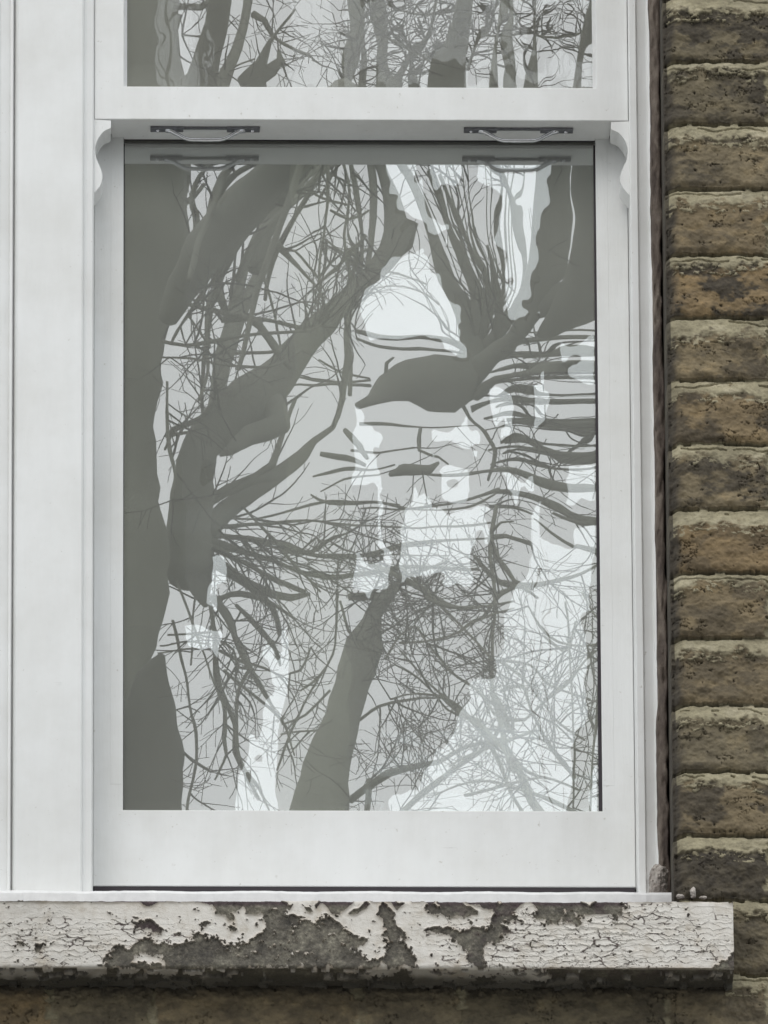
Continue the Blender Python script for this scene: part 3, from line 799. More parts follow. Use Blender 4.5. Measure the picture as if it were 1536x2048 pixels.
class Tree:
    def __init__(s, label, T0, base, seed, group="bare plane trees across the street", lean=0):
        s.r = random.Random(seed); s.T0 = T0; s.all = []; s.base = base
        s.bark = BARK; s.root = empty("bare_tree", base); tag(s.root, label, "tree", group)
        s.trunk = Tubes(); s.limbs = Tubes(); s.twigs = Tubes()
    def nearT(s, x, y):
        best = None
        for p in s.all:
            d = (p[0] - x) ** 2 + (p[1] - y) ** 2
            if best is None or d < best[0]: best = (d, p[3])
        return best[1] if best and best[0] < 60 ** 2 else s.T0 + s.r.uniform(-.6, .6)
    def limb(s, pts, kind="limb", rough=1.0):
        w = None; q = []
        known = [(i, p[2]) for i, p in enumerate(pts) if len(p) > 2]
        for i, p in enumerate(pts):
            if len(p) > 2: ww = p[2]
            else:
                lo_ = max([k for k in known if k[0] < i], default=None); hi = min([k for k in known if k[0] > i], default=None)
                ww = hi[1] * .9 if lo_ is None else (lo_[1] * .75 if hi is None else lo_[1] + (hi[1] - lo_[1]) * (i - lo_[0]) / (hi[0] - lo_[0]))
            q.append((p[0], p[1], ww))
        T = s.nearT(q[0][0], q[0][1]); sl = s.r.uniform(-.0012, .0012)
        c = catmull(q, 16 if q[0][2] < 14 else 26)
        W = []; R = []
        ln = 0; ph = s.r.uniform(0, 50)
        for i, (x, y, ww) in enumerate(c):
            if i: ln += math.hypot(x - c[i - 1][0], y - c[i - 1][1])
            amp = rough * min(2.6, .6 + ww * .05)
            jx = amp * (float(fbm(np.array([ln / 34 + ph]), np.array([1.5]), 3)[0]) - .5) * 2
            jy = amp * (float(fbm(np.array([ln / 34 + ph]), np.array([8.5]), 3)[0]) - .5) * 2
            Ti = T + sl * ln
            p, path = RM(x + jx, y + jy, Ti)
            k = 1 + .16 * (float(fbm(np.array([ln / 40 + ph]), np.array([20.5]), 2)[0]) - .5) * 2
            W.append(p); R.append(max(ww, 1.0) * .5 * k * path / F)
            s.all.append((x, y, ww, Ti))
        (s.trunk if kind == "trunk" else s.twigs if kind == "twig" else s.limbs).add(W, R, 14 if q[0][2] > 40 else 8 if q[0][2] > 9 else 5)
        return W, R
    def root_trunk(s, pts):       # traced trunk carried on down to the ground
        W, R = s.limb(pts, "trunk")
        p0 = W[0]; r0 = R[0]; b = Vector(s.base)
        n = 26; ext = []; rr = []
        for i in range(n + 1):
            t = i / n
            q = b.lerp(p0, t); q.x += .25 * math.sin(t * math.pi * 1.3) * (1 - t); q.y += .2 * math.sin(t * 5) * (1 - t)
            ext.append(q); rr.append(r0 + (.30 - r0) * (1 - t) ** 1.3 + .12 * max(0, 1 - t * 14))
        s.trunk.add(ext, rr, 16)
    def sprout(s, x, y, ang, length, w, depth, T, curl=.35):
        r = s.r; pts = []; step = 11; a = ang; cv = r.uniform(-curl, curl) * .12
        n = max(3, int(length / step)); X, Y = x, y; W = []; R = []
        sl = r.uniform(-.004, .004)
        for i in range(n + 1):
            ww = w * (1 - .72 * i / n)
            p, path = RM(X, Y, T + sl * i * step); W.append(p); R.append(max(ww, 1.5) * .5 * path / F)
            if depth and i > 1 and r.random() < .30:
                s.sprout(X, Y, a + r.choice((-1, 1)) * r.uniform(.4, 1.0), length * r.uniform(.25, .6) * (1 - .5 * i / n), ww * .7, depth - 1, T + sl * i * step)
            a += cv + r.gauss(0, .085)
            X += math.cos(a) * step; Y += math.sin(a) * step
        s.twigs.add(W, R, 4)
    def twigs_in(s, box, n, ang, spread, length, w, depth=1):
        x0, y0, x1, y1 = box
        src = [p for p in s.all if x0 <= p[0] <= x1 and y0 <= p[1] <= y1]
        if not src: src = s.all
        for _ in range(n):
            p = s.r.choice(src)
            s.sprout(p[0], p[1], math.radians(ang + s.r.uniform(-spread, spread)), s.r.uniform(*length), s.r.uniform(*w), depth, p[3])
    def done(s):
        inv = Matrix.Translation(-Vector(s.base))
        for nm, tb, mt in (("trunk", s.trunk, s.bark), ("limbs", s.limbs, s.bark), ("twigs", s.twigs, TWIG)):
            if tb.V:
                o = tb.build(nm, mt, s.root); o.data.transform(inv)
        return s.root

# the big plane tree filling the left of the panes
A = Tree("largest bare tree, its thick trunk and long diagonal limb mirrored at the left", 21.5, (-1.9, -22.5, 0), 3)
A.root_trunk([(130,2700,170),(150,2200,160),(165,1850,150),(175,1560,150),(205,1400,128),(228,1280,165),(243,1180,186),(246,1080,180),(240,950,150),(236,800,158),(240,700,168),(258,600,176),(285,500,205),(290,420,165),(290,330,185),(285,200,185),(275,60,165),(290,-150,150),(310,-400,120)])
A.limb([(120,1700,240),(110,1200,230),(120,800,230),(130,400,230),(130,0,220),(120,-300,180)], "trunk")
A.limb([(335,640,40),(365,575,70),(412,500,84),(460,435,86),(520,375,76),(575,330,70),(640,275,70),(700,200,60)])
A.limb([(350,620,26),(400,560,34),(455,490,40),(505,430,42),(560,380,40),(612,330,36),(650,280,30)])
A.limb([(430,520,16),(420,460,18),(430,390,18),(465,330,16),(500,280,14)]); A.limb([(470,560,14),(520,470,18),(590,400,14),(640,345,12),(690,320,8)])
A.limb([(455,640,18),(430,560,16),(440,470,14)]); A.limb([(350,420,20),(390,395,10),(410,370,8)])
A.limb([(560,400,40),(550,330,55),(545,260,60)])
A.limb([(380,1160,88),(378,1080,92),(386,990,86),(398,900,76),(440,850,88),(500,800,104),(550,762,84),(605,692,62),(670,625,50),(735,562,42),(782,505,50),(798,465,56),(788,420,38),(768,350,24),(752,290,22),(745,200,20)])
A.limb([(540,800,60),(560,850,50),(500,870,40),(455,905,24),(440,912,10)])
A.limb([(384,1100,92),(392,1150,62),(405,1190,34),(413,1212,12)])
A.limb([(410,1070,44),(450,1022,38),(520,978,36),(575,935,34),(602,910,28),(628,880,16),(665,855,13),(685,800,12),(694,730,13),(700,660,11),(722,600,9)])
A.limb([(420,1000,16),(455,972,15),(510,955,14),(545,930,14),(560,890,12),(580,830,8),(590,800,6)])
A.limb([(400,1040,16),(420,1010,12),(450,990,12),(500,968,20),(560,950,20)])
A.limb([(420,860,30),(432,790,24),(440,720,26),(456,650,24),(478,560,20),(505,490,17),(545,420,15),(600,362,12),(650,330,9)])
A.limb([(408,850,9),(400,780,9),(412,690,10),(425,600,9),(450,540,10),(490,470,12),(560,400,12),(620,340,10)])
A.limb([(395,860,6),(340,875,7),(330,900,5)]); A.limb([(333,880,12),(350,860,13),(400,835,12),(430,800,8)])
A.limb([(335,760,5),(334,840,9),(338,900,8),(350,950,7),(345,1000,5)])
A.limb([(445,640,22),(478,630,12),(520,652,16),(555,700,18),(580,735,12)])
A.limb([(440,640,14),(520,640,9),(600,655,8),(640,648,7)])
A.limb([(325,680,8),(370,688,9),(430,680,9),(520,668,7),(620,660,7),(660,640,5)])
A.limb([(325,716,5),(400,718,6),(450,728,6),(540,735,6),(600,700,5)]); A.limb([(445,705,8),(530,706,8),(600,690,7),(640,670,5)])
A.limb([(545,480,18),(565,500,14),(600,535,9),(640,578,6)]); A.limb([(560,495,8),(590,500,6),(640,555,5)]); A.limb([(525,545,8),(545,610,5),(562,690,5),(575,740,4)])
A.limb([(345,600,8),(390,612,10),(440,625,10),(480,632,8)]); A.limb([(345,680,5),(395,600,7),(440,545,8),(500,460,7)]); A.limb([(375,630,5),(420,690,5)])
A.limb([(420,590,10),(412,650,7),(415,740,8),(395,800,7)])
A.limb([(375,560,10),(395,450,14),(385,400,12),(410,340,10),(480,310,8)]); A.limb([(395,500,12),(430,410,14),(470,350,12),(560,310,8)])
A.limb([(425,1068,14),(480,1074,10),(560,1086,9),(640,1104,10),(700,1106,11),(800,1092,7),(900,1082,6),(1000,1074,6)])
A.limb([(420,1085,26),(470,1096,15),(540,1115,11),(600,1145,11),(650,1153,15),(720,1148,12),(800,1132,9),(960,1140,5)])
A.limb([(425,1115,26),(470,1150,18),(520,1180,20),(580,1195,14),(620,1190,8)]); A.limb([(430,1130,18),(500,1175,15),(545,1215,13),(560,1270,10)])
A.limb([(430,1200,10),(480,1188,14),(540,1205,9),(590,1240,6)]); A.limb([(415,1090,16),(500,1130,11),(560,1165,12),(610,1185,9)])
A.limb([(425,1072,8),(500,1076,5),(580,1098,5),(760,1104,4),(900,1106,3)]); A.limb([(440,1052,10),(520,1050,7),(600,1045,6),(700,1055,4),(850,1058,3),(985,1045,4)])
A.limb([(450,1035,5),(520,1038,5),(620,1010,6),(680,1006,6),(760,1008,5),(860,1020,4),(950,1010,5),(1000,985,5)]); A.limb([(480,1010,6),(560,1090,7),(600,1140,6),(640,1185,4)])
A.limb([(425,1195,18),(455,1235,15),(480,1290,13),(505,1345,12),(530,1390,9),(548,1420,4)])
A.limb([(420,1205,8),(428,1270,10),(432,1310,14),(435,1370,16),(455,1410,13),(470,1450,9),(470,1505,10),(490,1545,9),(520,1600,6)])
A.limb([(437,1370,13),(452,1430,9),(450,1480,9),(455,1510,6),(430,1560,4)]); A.limb([(425,1245,7),(440,1280,5),(470,1300,6),(480,1335,6),(505,1335,5)])
A.limb([(500,1340,7),(480,1380,8),(473,1440,8),(475,1500,8),(490,1540,7),(520,1580,6),(540,1625,4)]); A.limb([(440,1300,7),(480,1320,8),(530,1335,6),(560,1350,4)])
A.limb([(470,1210,8),(510,1250,12),(545,1290,11),(560,1330,6)]); A.limb([(450,1340,6),(520,1400,6),(560,1440,7),(590,1510,4)])
A.limb([(345,1240,7),(370,1350,6),(382,1430,7),(390,1520,7),(375,1600,6),(370,1660,5)]); A.limb([(350,1160,5),(380,1230,6),(400,1290,5),(440,1400,4)]); A.limb([(395,1160,5),(385,1250,5),(380,1330,4)])
A.limb([(335,1268,4),(380,1266,5),(430,1260,5)]); A.limb([(320,1290,4),(370,1282,4),(420,1285,4)]); A.limb([(312,1306,4),(360,1298,4),(430,1296,4)])
A.limb([(260,1375,7),(290,1352,4)])
A.twigs_in((380,300,700,640), 20, -70, 50, (50,130), (4,8)); A.twigs_in((330,600,620,1000), 40, 0, 180, (60,180), (3,5)); A.twigs_in((340,300,660,900), 30, -60, 60, (140,320), (4,8), 0); A.twigs_in((250,600,420,1200), 20, -20, 60, (80,200), (3,6)); A.twigs_in((400,1040,700,1170), 30, 15, 25, (120,320), (3,7), 1)
A.twigs_in((420,1180,560,1600), 46, 70, 60, (60,190), (2.5,5)); A.twigs_in((420,1050,900,1160), 44, 60, 60, (60,200), (2.5,5))
A.twigs_in((600,540,760,900), 24, -85, 40, (60,220), (3,8)); A.twigs_in((370,1150,600,1600), 34, 90, 180, (60,200), (2.4,5), 1)
for st_ in ([(610,300,14),(585,380,15),(560,450,14),(520,560,15),(500,640,12),(478,740,10)], [(640,330,12),(610,400,11),(570,470,12),(545,520,12),(530,600,8)], [(470,300,10),(440,380,14),(405,470,14),(378,560,12)], [(520,540,26),(495,590,30),(470,640,36),(458,700,26),(440,790,16)],
            [(575,390,34),(530,470,30),(508,540,26)], [(650,300,10),(655,400,7),(640,500,6),(645,590,5)], [(700,300,10),(715,400,9),(722,500,8),(715,600,9)], [(740,300,16),(748,400,14),(740,500,12),(725,580,9)], [(680,310,7),(700,380,7),(690,470,8),(700,560,8)], [(660,420,6),(700,440,7),(740,420,6)], [(650,480,5),(690,510,6),(740,500,6)],
            [(650,560,6),(690,520,8),(730,470,8)], [(350,300,20),(400,330,16),(460,320,10)], [(640,290,10),(625,340,8),(590,385,7)], [(600,365,5),(640,395,6),(700,410,5)], [(640,395,6),(665,350,5),(690,300,5)]):
    A.limb(st_)
A.twigs_in((640,290,760,620), 40, 90, 60, (50,150), (4,8)); A.twigs_in((380,290,640,420), 30, -60, 70, (40,110), (4,8))
# upper pane part of the same tree
A.limb([(395,215,90),(408,150,62),(420,95,50),(432,50,48),(440,0,44),(450,-90,40)]); A.limb([(430,200,44),(452,150,26),(472,100,23),(484,50,20),(496,0,18),(505,-60,15)])
A.limb([(350,12,14),(400,16,15),(430,2,15)]); A.limb([(360,28,14),(350,70,7),(360,110,5)]); A.limb([(500,170,60),(520,130,26),(540,85,10),(560,60,6),(590,20,6)]); A.limb([(505,25,16),(530,40,12),(545,70,8),(590,100,7),(620,115,6)])
A.limb([(500,165,30),(545,140,30),(565,120,18),(560,100,6)]); A.limb([(365,70,5),(395,72,4),(420,68,4)]); A.limb([(450,145,5),(480,130,4),(510,120,4)])
A.twigs_in((350,-60,620,170), 46, -20, 90, (30,130), (2,5), 2)
A.done()

B = Tree("bare tree whose leaning trunk is mirrored at the bottom centre of the glass", 23.0, (-.2, -24.5, 0), 5)
B.root_trunk([(610,2900,150),(640,2500,140),(650,2150,134),(630,1880,136),(635,1640,124),(645,1590,112),(655,1530,92),(678,1460,74),(696,1400,72),(714,1340,76),(728,1290,74),(738,1258,50),(752,1226,30),(775,1200,24),(795,1172,16),(805,1140,9)])
B.limb([(740,1230,24),(760,1205,34),(790,1175,28),(800,1160,14)]); B.limb([(700,1192,14),(760,1190,15),(800,1180,10)])
B.limb([(805,1150,10),(860,1135,6),(900,1120,5)]); B.limb([(715,812,16),(745,800,32),(780,772,70),(815,755,96),(860,758,128),(905,765,118),(935,745,80),(950,700,64),(935,640,58),(905,590,38),(885,530,32),(868,470,24),(845,410,20),(815,350,18),(790,300,20),(770,180,46),(765,90,30),(755,0,24),(750,-80,20)])
B.limb([(955,690,40),(962,620,36),(945,560,26),(925,500,20),(905,450,16),(885,400,16),(862,340,14)]); B.limb([(955,680,40),(985,640,24),(992,600,18),(975,540,14),(945,480,12),(915,420,9),(880,350,8)])
for k_ in range(13):
    a_ = (k_ * 61) % 130; b_ = (k_ * 37) % 90
    B.limb([(960 + b_ * .5, 690 - (k_ * 13) % 60, 7), (930 + a_ * .8 + b_ * .3, 590, 3 + k_ % 5), (890 + a_ * 1.25, 470, 3 + (k_ * 3) % 5), (840 + a_ * 1.7, 370, 3 + (k_ * 5) % 5), (815 + a_ * 1.9, 300, 3)])
B.limb([(970,700,30),(1030,650,32),(1068,600,20),(1068,520,10),(1048,440,10),(1010,370,11),(970,300,12)]); B.limb([(1008,680,18),(1014,640,22),(1000,560,20),(985,480,10)])
B.limb([(940,760,60),(985,720,50),(1040,690,42),(1085,640,54),(1104,560,62),(1106,480,66),(1108,400,60),(1112,320,64),(1110,230,64)])
B.limb([(1120,680,30),(1160,610,60),(1172,520,66),(1170,400,60),(1178,300,66),(1172,220,60)]); B.limb([(1090,640,30),(1150,600,60),(1175,560,40)])
for k_ in range(17):
    y_ = 672 + k_ * 15 + (k_ % 3) * 4
    B.limb([(960 + (k_ * 37) % 70, y_ + 10, 3 + (k_ * 7) % 4), (1060, y_ - 3, 4 + (k_ * 5) % 6), (1140, y_ + 2, 4 + (k_ * 3) % 9), (1225, y_ - 4, 4)]); B.limb([(960,790,24),(1010,760,20),(1060,748,14),(1130,742,12),(1215,738,10)])
B.limb([(940,800,12),(1000,770,9),(1100,762,8),(1215,758,8)]); B.limb([(950,820,14),(1040,792,10),(1120,800,14),(1215,806,10)]); B.limb([(1040,835,8),(1110,836,26),(1215,838,24)]); B.limb([(960,705,10),(1080,690,14),(1215,690,10)])
B.limb([(1080,715,12),(1215,716,7)]); B.limb([(1030,880,8),(1090,870,12),(1140,896,18),(1215,902,12)]); B.limb([(920,800,12),(945,835,8),(985,870,10),(1005,905,12),(985,960,6)])
B.limb([(800,935,10),(850,948,6),(920,950,8),(1000,938,9),(1050,936,16),(1120,955,18),(1215,964,9)]); B.limb([(780,950,10),(810,940,26),(860,938,20),(880,925,6)])
B.limb([(1000,980,10),(1050,980,14),(1110,990,18),(1160,1020,14),(1215,1036,14)]); B.limb([(720,1018,4),(800,1018,5),(900,1008,5),(960,992,7),(1010,975,10)]); B.limb([(1120,1010,7),(1160,1030,12),(1215,1030,10)])
B.limb([(1150,1080,10),(1180,1090,14),(1215,1105,16)]); B.limb([(985,1010,6),(1040,1008,6),(1080,1018,5)]); B.limb([(1080,1028,5),(1120,1060,6),(1150,1085,8)])
B.limb([(720,847,7),(780,848,6),(860,856,4),(960,852,3)]); B.limb([(700,900,7),(760,902,5),(830,895,4)]); B.limb([(840,860,9),(838,900,6),(880,915,5),(900,928,4)]); B.limb([(735,540,6),(800,552,6),(850,580,6)])
B.limb([(730,655,9),(790,656,11),(850,662,12),(930,690,12)]); B.limb([(725,670,6),(800,676,7),(880,690,6),(930,700,5)]); B.limb([(740,590,4),(810,590,5),(870,620,5)]); B.limb([(780,505,46),(800,480,60),(815,440,50)])
B.limb([(700,790,9),(705,700,8),(712,620,8),(740,540,8)]); B.limb([(768,770,10),(775,720,8),(790,700,6)]); B.limb([(740,770,8),(600,770,5),(560,780,4)]); B.limb([(600,755,5),(680,765,6),(740,758,6)]); B.limb([(640,720,5),(690,745,5),(740,755,5)])
B.limb([(690,860,12),(720,890,18),(735,915,10)]); B.limb([(640,905,10),(690,915,14),(730,930,8)]); B.limb([(625,955,4),(690,938,10),(740,940,6),(790,930,4)]); B.limb([(640,985,3),(690,960,5),(760,950,4)])
B.limb([(620,990,4),(660,1010,7),(720,1008,6),(800,1010,4)])
B.limb([(740,1215,10),(705,1270,7),(680,1200,5)]); B.limb([(675,1180,8),(672,1250,6),(665,1310,5),(640,1350,5),(600,1380,4)]); B.limb([(640,1350,4),(610,1400,5),(580,1470,6),(555,1540,5)])
B.limb([(690,1430,8),(660,1460,6),(600,1466,5),(560,1470,4)]); B.limb([(660,1380,6),(610,1430,6),(560,1450,4)]); B.limb([(620,1290,4),(600,1340,6),(580,1345,5)])
B.limb([(700,1600,14),(735,1575,16),(775,1545,18),(830,1530,14),(880,1520,10),(940,1490,8),(1000,1475,6)]); B.limb([(740,1560,14),(735,1610,12),(730,1660,10)]); B.limb([(720,1440,6),(760,1412,6),(830,1400,5),(900,1395,4)])
B.limb([(790,1640,12),(840,1590,14),(900,1545,12),(960,1500,10),(1010,1440,9)])
B.twigs_in((700,1500,960,1660), 40, -60, 80, (50,180), (2,5), 2)
B.twigs_in((720,300,1200,720), 44, -120, 30, (80,240), (3,6)); B.twigs_in((960,690,1215,1040), 30, 0, 14, (60,190), (3,7))
B.twigs_in((720,820,1215,1110), 50, 60, 80, (50,200), (2,4)); B.twigs_in((700,1170,810,1420), 34, 20, 60, (60,260), (2.4,5), 1); B.twigs_in((560,1180,740,1500), 24, 120, 80, (60,180), (2.4,5), 1)
# upper pane stems
for st_ in ([(895,205,80),(893,160,66),(905,100,46),(918,50,32),(930,0,26),(940,-60,24)], [(985,205,28),(988,150,24),(990,100,14),(1000,60,8),(1010,0,8)], [(1022,205,24),(1020,140,22),(1014,80,18),(1018,30,12),(1015,-40,10)], [(1062,205,24),(1064,140,20),(1066,70,9),(1070,0,8)],
            [(1150,205,30),(1158,130,24),(1176,70,22),(1192,10,26),(1210,-60,26)], [(790,195,50),(800,150,22),(830,105,16),(860,60,10),(875,0,8)], [(690,170,8),(700,120,24),(715,60,26),(705,0,22),(700,-60,20)], [(720,190,18),(725,110,14),(715,40,12),(722,-20,10)],
            [(735,0,10),(760,60,7),(800,90,6),(870,128,6)], [(800,20,4),(850,28,6),(930,20,7)], [(930,140,10),(960,75,9),(985,30,8),(1005,-10,8)], [(1060,66,5),(1110,76,6),(1180,62,5)], [(1210,205,12),(1194,110,8),(1190,60,6)], [(960,70,5),(1000,72,6),(1060,66,5)], [(850,110,5),(880,125,4)], [(830,180,7),(826,110,5),(800,60,4)]):
    B.limb(st_)
B.twigs_in((560,-60,1215,200), 330, -90, 90, (25,130), (2,6), 2)
B.done()

C_ = Tree("slender bare tree with a mesh of fine twigs mirrored at the bottom right", 20.0, (1.2, -21.5, 0), 8)
C_.root_trunk([(1330,2500,60),(1290,2100,50),(1190,1860,38),(1120,1760,30),(1100,1660,22),(1065,1600,18),(1040,1540,15),(1010,1490,13),(1000,1440,12),(985,1390,9),(985,1330,7),(990,1240,7),(990,1150,8),(985,1080,12),(1000,1010,10)])
for st_ in ([(985,1075,16),(1020,1070,10),(1070,1082,10)], [(985,1080,14),(1005,1120,11),(1030,1160,9),(1070,1176,7)], [(985,1062,9),(1010,1045,5),(1040,1040,4)], [(950,1110,8),(985,1150,12),(1020,1168,16),(1080,1166,12),(1140,1148,8),(1210,1112,6)],
            [(1010,1180,10),(990,1200,8),(970,1230,7)], [(1010,1435,11),(1050,1440,6),(1090,1400,8),(1130,1370,9),(1165,1325,5),(1200,1290,3)], [(880,1390,8),(930,1430,10),(960,1450,9),(1000,1490,8),(1030,1545,9)], [(1000,1385,6),(1045,1370,9),(1060,1420,5),(1100,1490,8),(1150,1555,9)],
            [(1000,1320,9),(1040,1350,6),(1080,1400,5),(1120,1450,6),(1170,1480,4)], [(850,1195,9),(900,1214,9),(960,1214,7),(1030,1200,5)], [(740,1125,10),(800,1150,12),(850,1185,12),(900,1212,10)], [(800,1130,5),(850,1180,6),(900,1230,6),(960,1290,6),(985,1320,6)],
            [(800,1285,6),(870,1278,5),(920,1262,6),(950,1240,7),(1030,1215,3)], [(770,1320,6),(800,1270,5),(830,1250,6),(850,1275,5),(900,1340,6),(960,1390,6),(990,1430,6)], [(780,1400,4),(830,1390,4),(900,1400,7),(960,1460,11),(985,1500,10),(1020,1580,9),(1060,1650,8)],
            [(900,1530,4),(960,1500,7),(1010,1480,10),(1060,1465,6)], [(1010,1490,8),(1060,1545,7),(1110,1560,6),(1160,1580,5)], [(1180,1640,6),(1185,1530,5),(1195,1400,7),(1205,1300,5)], [(1145,1640,4),(1148,1500,5),(1140,1300,4),(1130,1200,4)], [(1090,1270,6),(1130,1300,8),(1140,1290,6),(1150,1240,5)],
            [(1060,1210,4),(1100,1270,6),(1160,1290,5),(1215,1280,3)], [(1000,1320,6),(1060,1330,6),(1100,1370,6),(1180,1400,4)], [(930,1590,8),(1000,1570,7),(1080,1555,5)], [(870,1590,4),(960,1560,5),(1050,1580,6),(1100,1600,10),(1160,1630,8)], [(985,1180,6),(1000,1190,8),(1040,1170,8),(1080,1195,5)], [(1160,1180,4),(1190,1230,4),(1215,1250,3)],
            [(960,1440,7),(900,1420,5),(840,1360,5),(790,1330,4)], [(900,1400,6),(860,1370,5),(800,1300,4)], [(985,1390,12),(1000,1420,20),(1020,1460,12)]):
    C_.limb(st_)
C_.twigs_in((850,1080,1215,1660), 80, 0, 180, (80,280), (2.4,5.5), 2); C_.twigs_in((740,1100,1010,1420), 50, 200, 90, (60,220), (2.2,4.5), 1)
C_.twigs_in((980,1450,1200,1660), 30, -60, 90, (60,260), (2.4,5.5), 2)
C_.done()
D_ = Tree("smooth dark tree trunk mirrored in the lowest left corner of the glass", 19.0, (-1.3, -20.3, 0), 9)
D_.bark = DBARK
D_.root_trunk([(240,2700,200),(270,2200,170),(295,1800,160),(300,1640,132),(305,1540,120),(302,1460,108),(300,1400,98),(305,1350,64),(316,1325,34),(324,1308,12)])
D_.limb([(285,1800,40),(262,1700,34),(256,1560,30),(252,1450,16),(248,1400,6)], "trunk")
D_.limb([(360,1500,5),(380,1520,7),(420,1545,5)]); D_.limb([(352,1420,4),(375,1415,4),(400,1425,3)])
D_.twigs_in((250,1300,420,1700), 12, 0, 40, (50,150), (2,4), 2)
D_.done()
# the same kind of trees carry on along the street, beyond the picture on both sides
for src, dx in [(q_, k_ * 2.35) for k_ in (-2, -1, 1, 2) for q_ in (A, B, C_)]:
    c_ = copy_tree(src.root); c_.location.x += dx
    tag(c_, "bare street tree standing farther along the pavement beyond the edge of the picture")

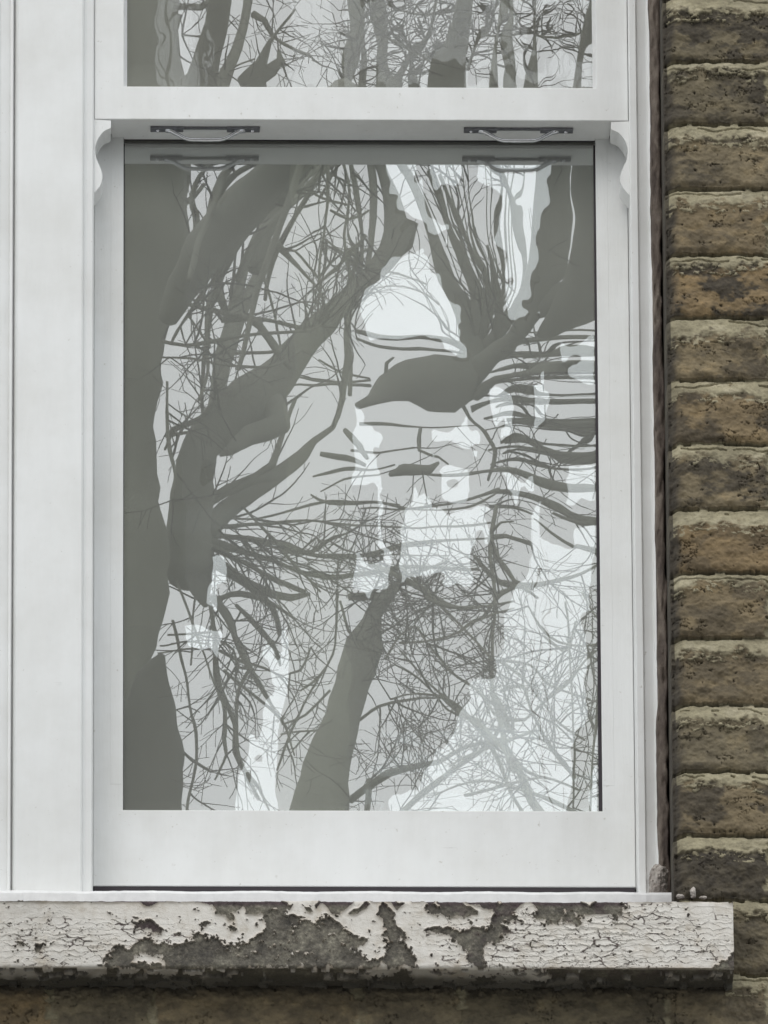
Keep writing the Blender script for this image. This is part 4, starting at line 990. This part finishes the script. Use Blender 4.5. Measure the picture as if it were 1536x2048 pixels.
# ------------------------------------------------------------------ unseen block across the street, added with a cut-out sheet to mask mirrored sky
YB = -37.0
def RB2(px, py, yb=YB):
    G = P(px, py, YG_LO + IN2); e = 1e-3
    hx = (-(G.x + e - xc) ** 2 + (G.x - e - xc) ** 2) / (2 * 1e5) / (2 * e); hz = (-(G.z + e - zc) ** 2 + (G.z - e - zc) ** 2) / (2 * RB) / (2 * e) + TI
    n_ = Vector((hx, -1, hz)).normalized(); d = (G - CAM).normalized(); d = d - 2 * d.dot(n_) * n_
    return G + d * ((yb - G.y) / d.y)
print("MAP", [tuple(round(v, 2) for v in RB2(*p)) for p in ((247, 290), (1203, 290), (247, 960), (1203, 960), (247, 1628), (1203, 1628))])
from mathutils.geometry import tessellate_polygon
def block():
    root = empty("added_unseen_block", (0, YB, 0))
    tag(root, "added unseen tall grey rendered block with a cut-out sheet masking sky beyond the street trees", "building")
    outer = [(-500, 100), (1900, 100), (1900, 900), (1300, 905), (1210, 905), (1165, 930), (1120, 960), (1125, 1000), (1210, 1010), (1210, 1040), (1150, 1050), (1135, 1075),
             (1105, 1085), (1090, 990), (1070, 1080), (1045, 1140), (1022, 1200), (1000, 1290), (962, 1375), (905, 1435), (868, 1515), (815, 1585), (780, 1650), (770, 1790),
             (585, 1790), (588, 1620), (562, 1530), (582, 1440), (612, 1340), (632, 1280), (622, 1205), (580, 1225), (552, 1290), (540, 1360), (512, 1470), (482, 1560), (470, 1790), (-500, 1790)]
    holes = [[(728, 690), (738, 640), (765, 560), (800, 520), (850, 535), (890, 600), (930, 680), (930, 712), (830, 704), (740, 712)], [(940, 322), (1080, 318), (1092, 420), (1070, 560), (1050, 660), (1020, 560), (985, 430)], [(400, 322), (470, 318), (500, 330), (430, 410), (395, 460), (385, 400)], [(850, 322), (905, 326), (925, 380), (900, 400), (870, 370)], [(770, 330), (820, 320), (835, 400), (880, 470), (890, 500), (850, 480), (780, 400)], [(1130, 700), (1205, 705), (1200, 760), (1130, 745)], [(560, 560), (615, 540), (640, 600), (600, 640), (565, 610)],[(795, 1178), (798, 1090), (808, 1045), (826, 1010), (834, 984), (846, 990), (856, 1016), (880, 1012), (960, 1020), (968, 1080), (962, 1130), (950, 1172), (880, 1168)],
             [(600, 1205), (590, 1160), (612, 1110), (640, 1080), (650, 1130), (690, 1120), (750, 1110), (752, 990), (700, 980), (640, 960), (580, 1000), (582, 930), (590, 860), (622, 812), (632, 870), (660, 905), (700, 830), (760, 880), (762, 900), (770, 1000), (762, 1190), (700, 1178), (640, 1172)],
             [(866, 880), (900, 855), (936, 842), (945, 880), (948, 905), (905, 905), (860, 920)], [(1010, 945), (1040, 950), (1046, 985), (1032, 1035), (1016, 1010)], [(855, 960), (900, 950), (955, 958), (940, 998), (880, 990)],
             [(340, 1275), (345, 1255), (418, 1262), (424, 1282), (418, 1302), (340, 1300)], [(418, 905), (440, 910), (448, 960), (430, 970), (420, 960)], [(425, 1095), (448, 1100), (442, 1200), (430, 1240), (415, 1190)],
             [(990, 800), (1012, 780), (1030, 800), (1020, 870), (1000, 890)], [(1060, 790), (1086, 770), (1080, 860), (1062, 865)]]
    loops = []
    for k, lp in enumerate([outer] + holes):
        m_ = catmull(lp + [lp[0]], 14)[:-1] if k else lp
        if not k:
            m_ = []
            for (x1, y1), (x2, y2) in zip(lp, lp[1:] + lp[:1]):
                nn = max(1, int(math.hypot(x2 - x1, y2 - y1) / 16)) if max(abs(x1), abs(x2)) < 1300 else 1
                m_ += [(x1 + (x2 - x1) * j / nn, y1 + (y2 - y1) * j / nn) for j in range(nn)]
        loops.append([RB2(x + 8 * math.sin(y * .043 + x * .021) + 3 * math.sin(y * .11), y + 6 * math.sin(x * .05)) for x, y in m_])
    flat = [v for lp in loops for v in lp]
    tris = tessellate_polygon([[Vector((p.x, p.z, 0)) for p in lp] for lp in loops])
    n = len(flat); D = .03
    V = [Vector((p.x, 0, p.z)) for p in flat] + [Vector((p.x, -D, p.z)) for p in flat]
    Fc = [tuple(t) for t in tris] + [tuple(i + n for i in t[::-1]) for t in tris]
    b = 0
    for lp in loops:
        m = len(lp)
        for i in range(m): Fc.append((b + i, b + (i + 1) % m, n + b + (i + 1) % m, n + b + i))
        b += m
    link("sky_mask_sheet", raw_mesh("sky_mask_sheet", V, Fc, False), RENDER, root)  # cut-out sheet added to block mirrored sky into grey and white patches
    zb = min(p.z for p in loops[0]) - .0
    bm = bmesh.new(); bm_box(bm, -14, 14, -12, -.06, 0, zb - .02)
    finish("wall", bm, RENDER, root)
    bm = bmesh.new(); bm_box(bm, -14.2, 14.2, -12.2, .1, zb - .35, zb - .04, .03)
    finish("cornice", bm, RENDER, root)
    for fl in range(7):
        for k in range(9):
            x = -12 + 3 * k
            z = 1.4 + 3.4 * fl
            bm = bmesh.new(); bm_box(bm, x - .65, x + .65, -.075, -.045, z, z + 1.9)
            wd = finish("window", bm, DGLASS, root)
            bm = bmesh.new(); bm_box(bm, x - .75, x + .75, -.058, .09, z - .14, z - .003)
            finish("sill", bm, PAVE, wd)
block()
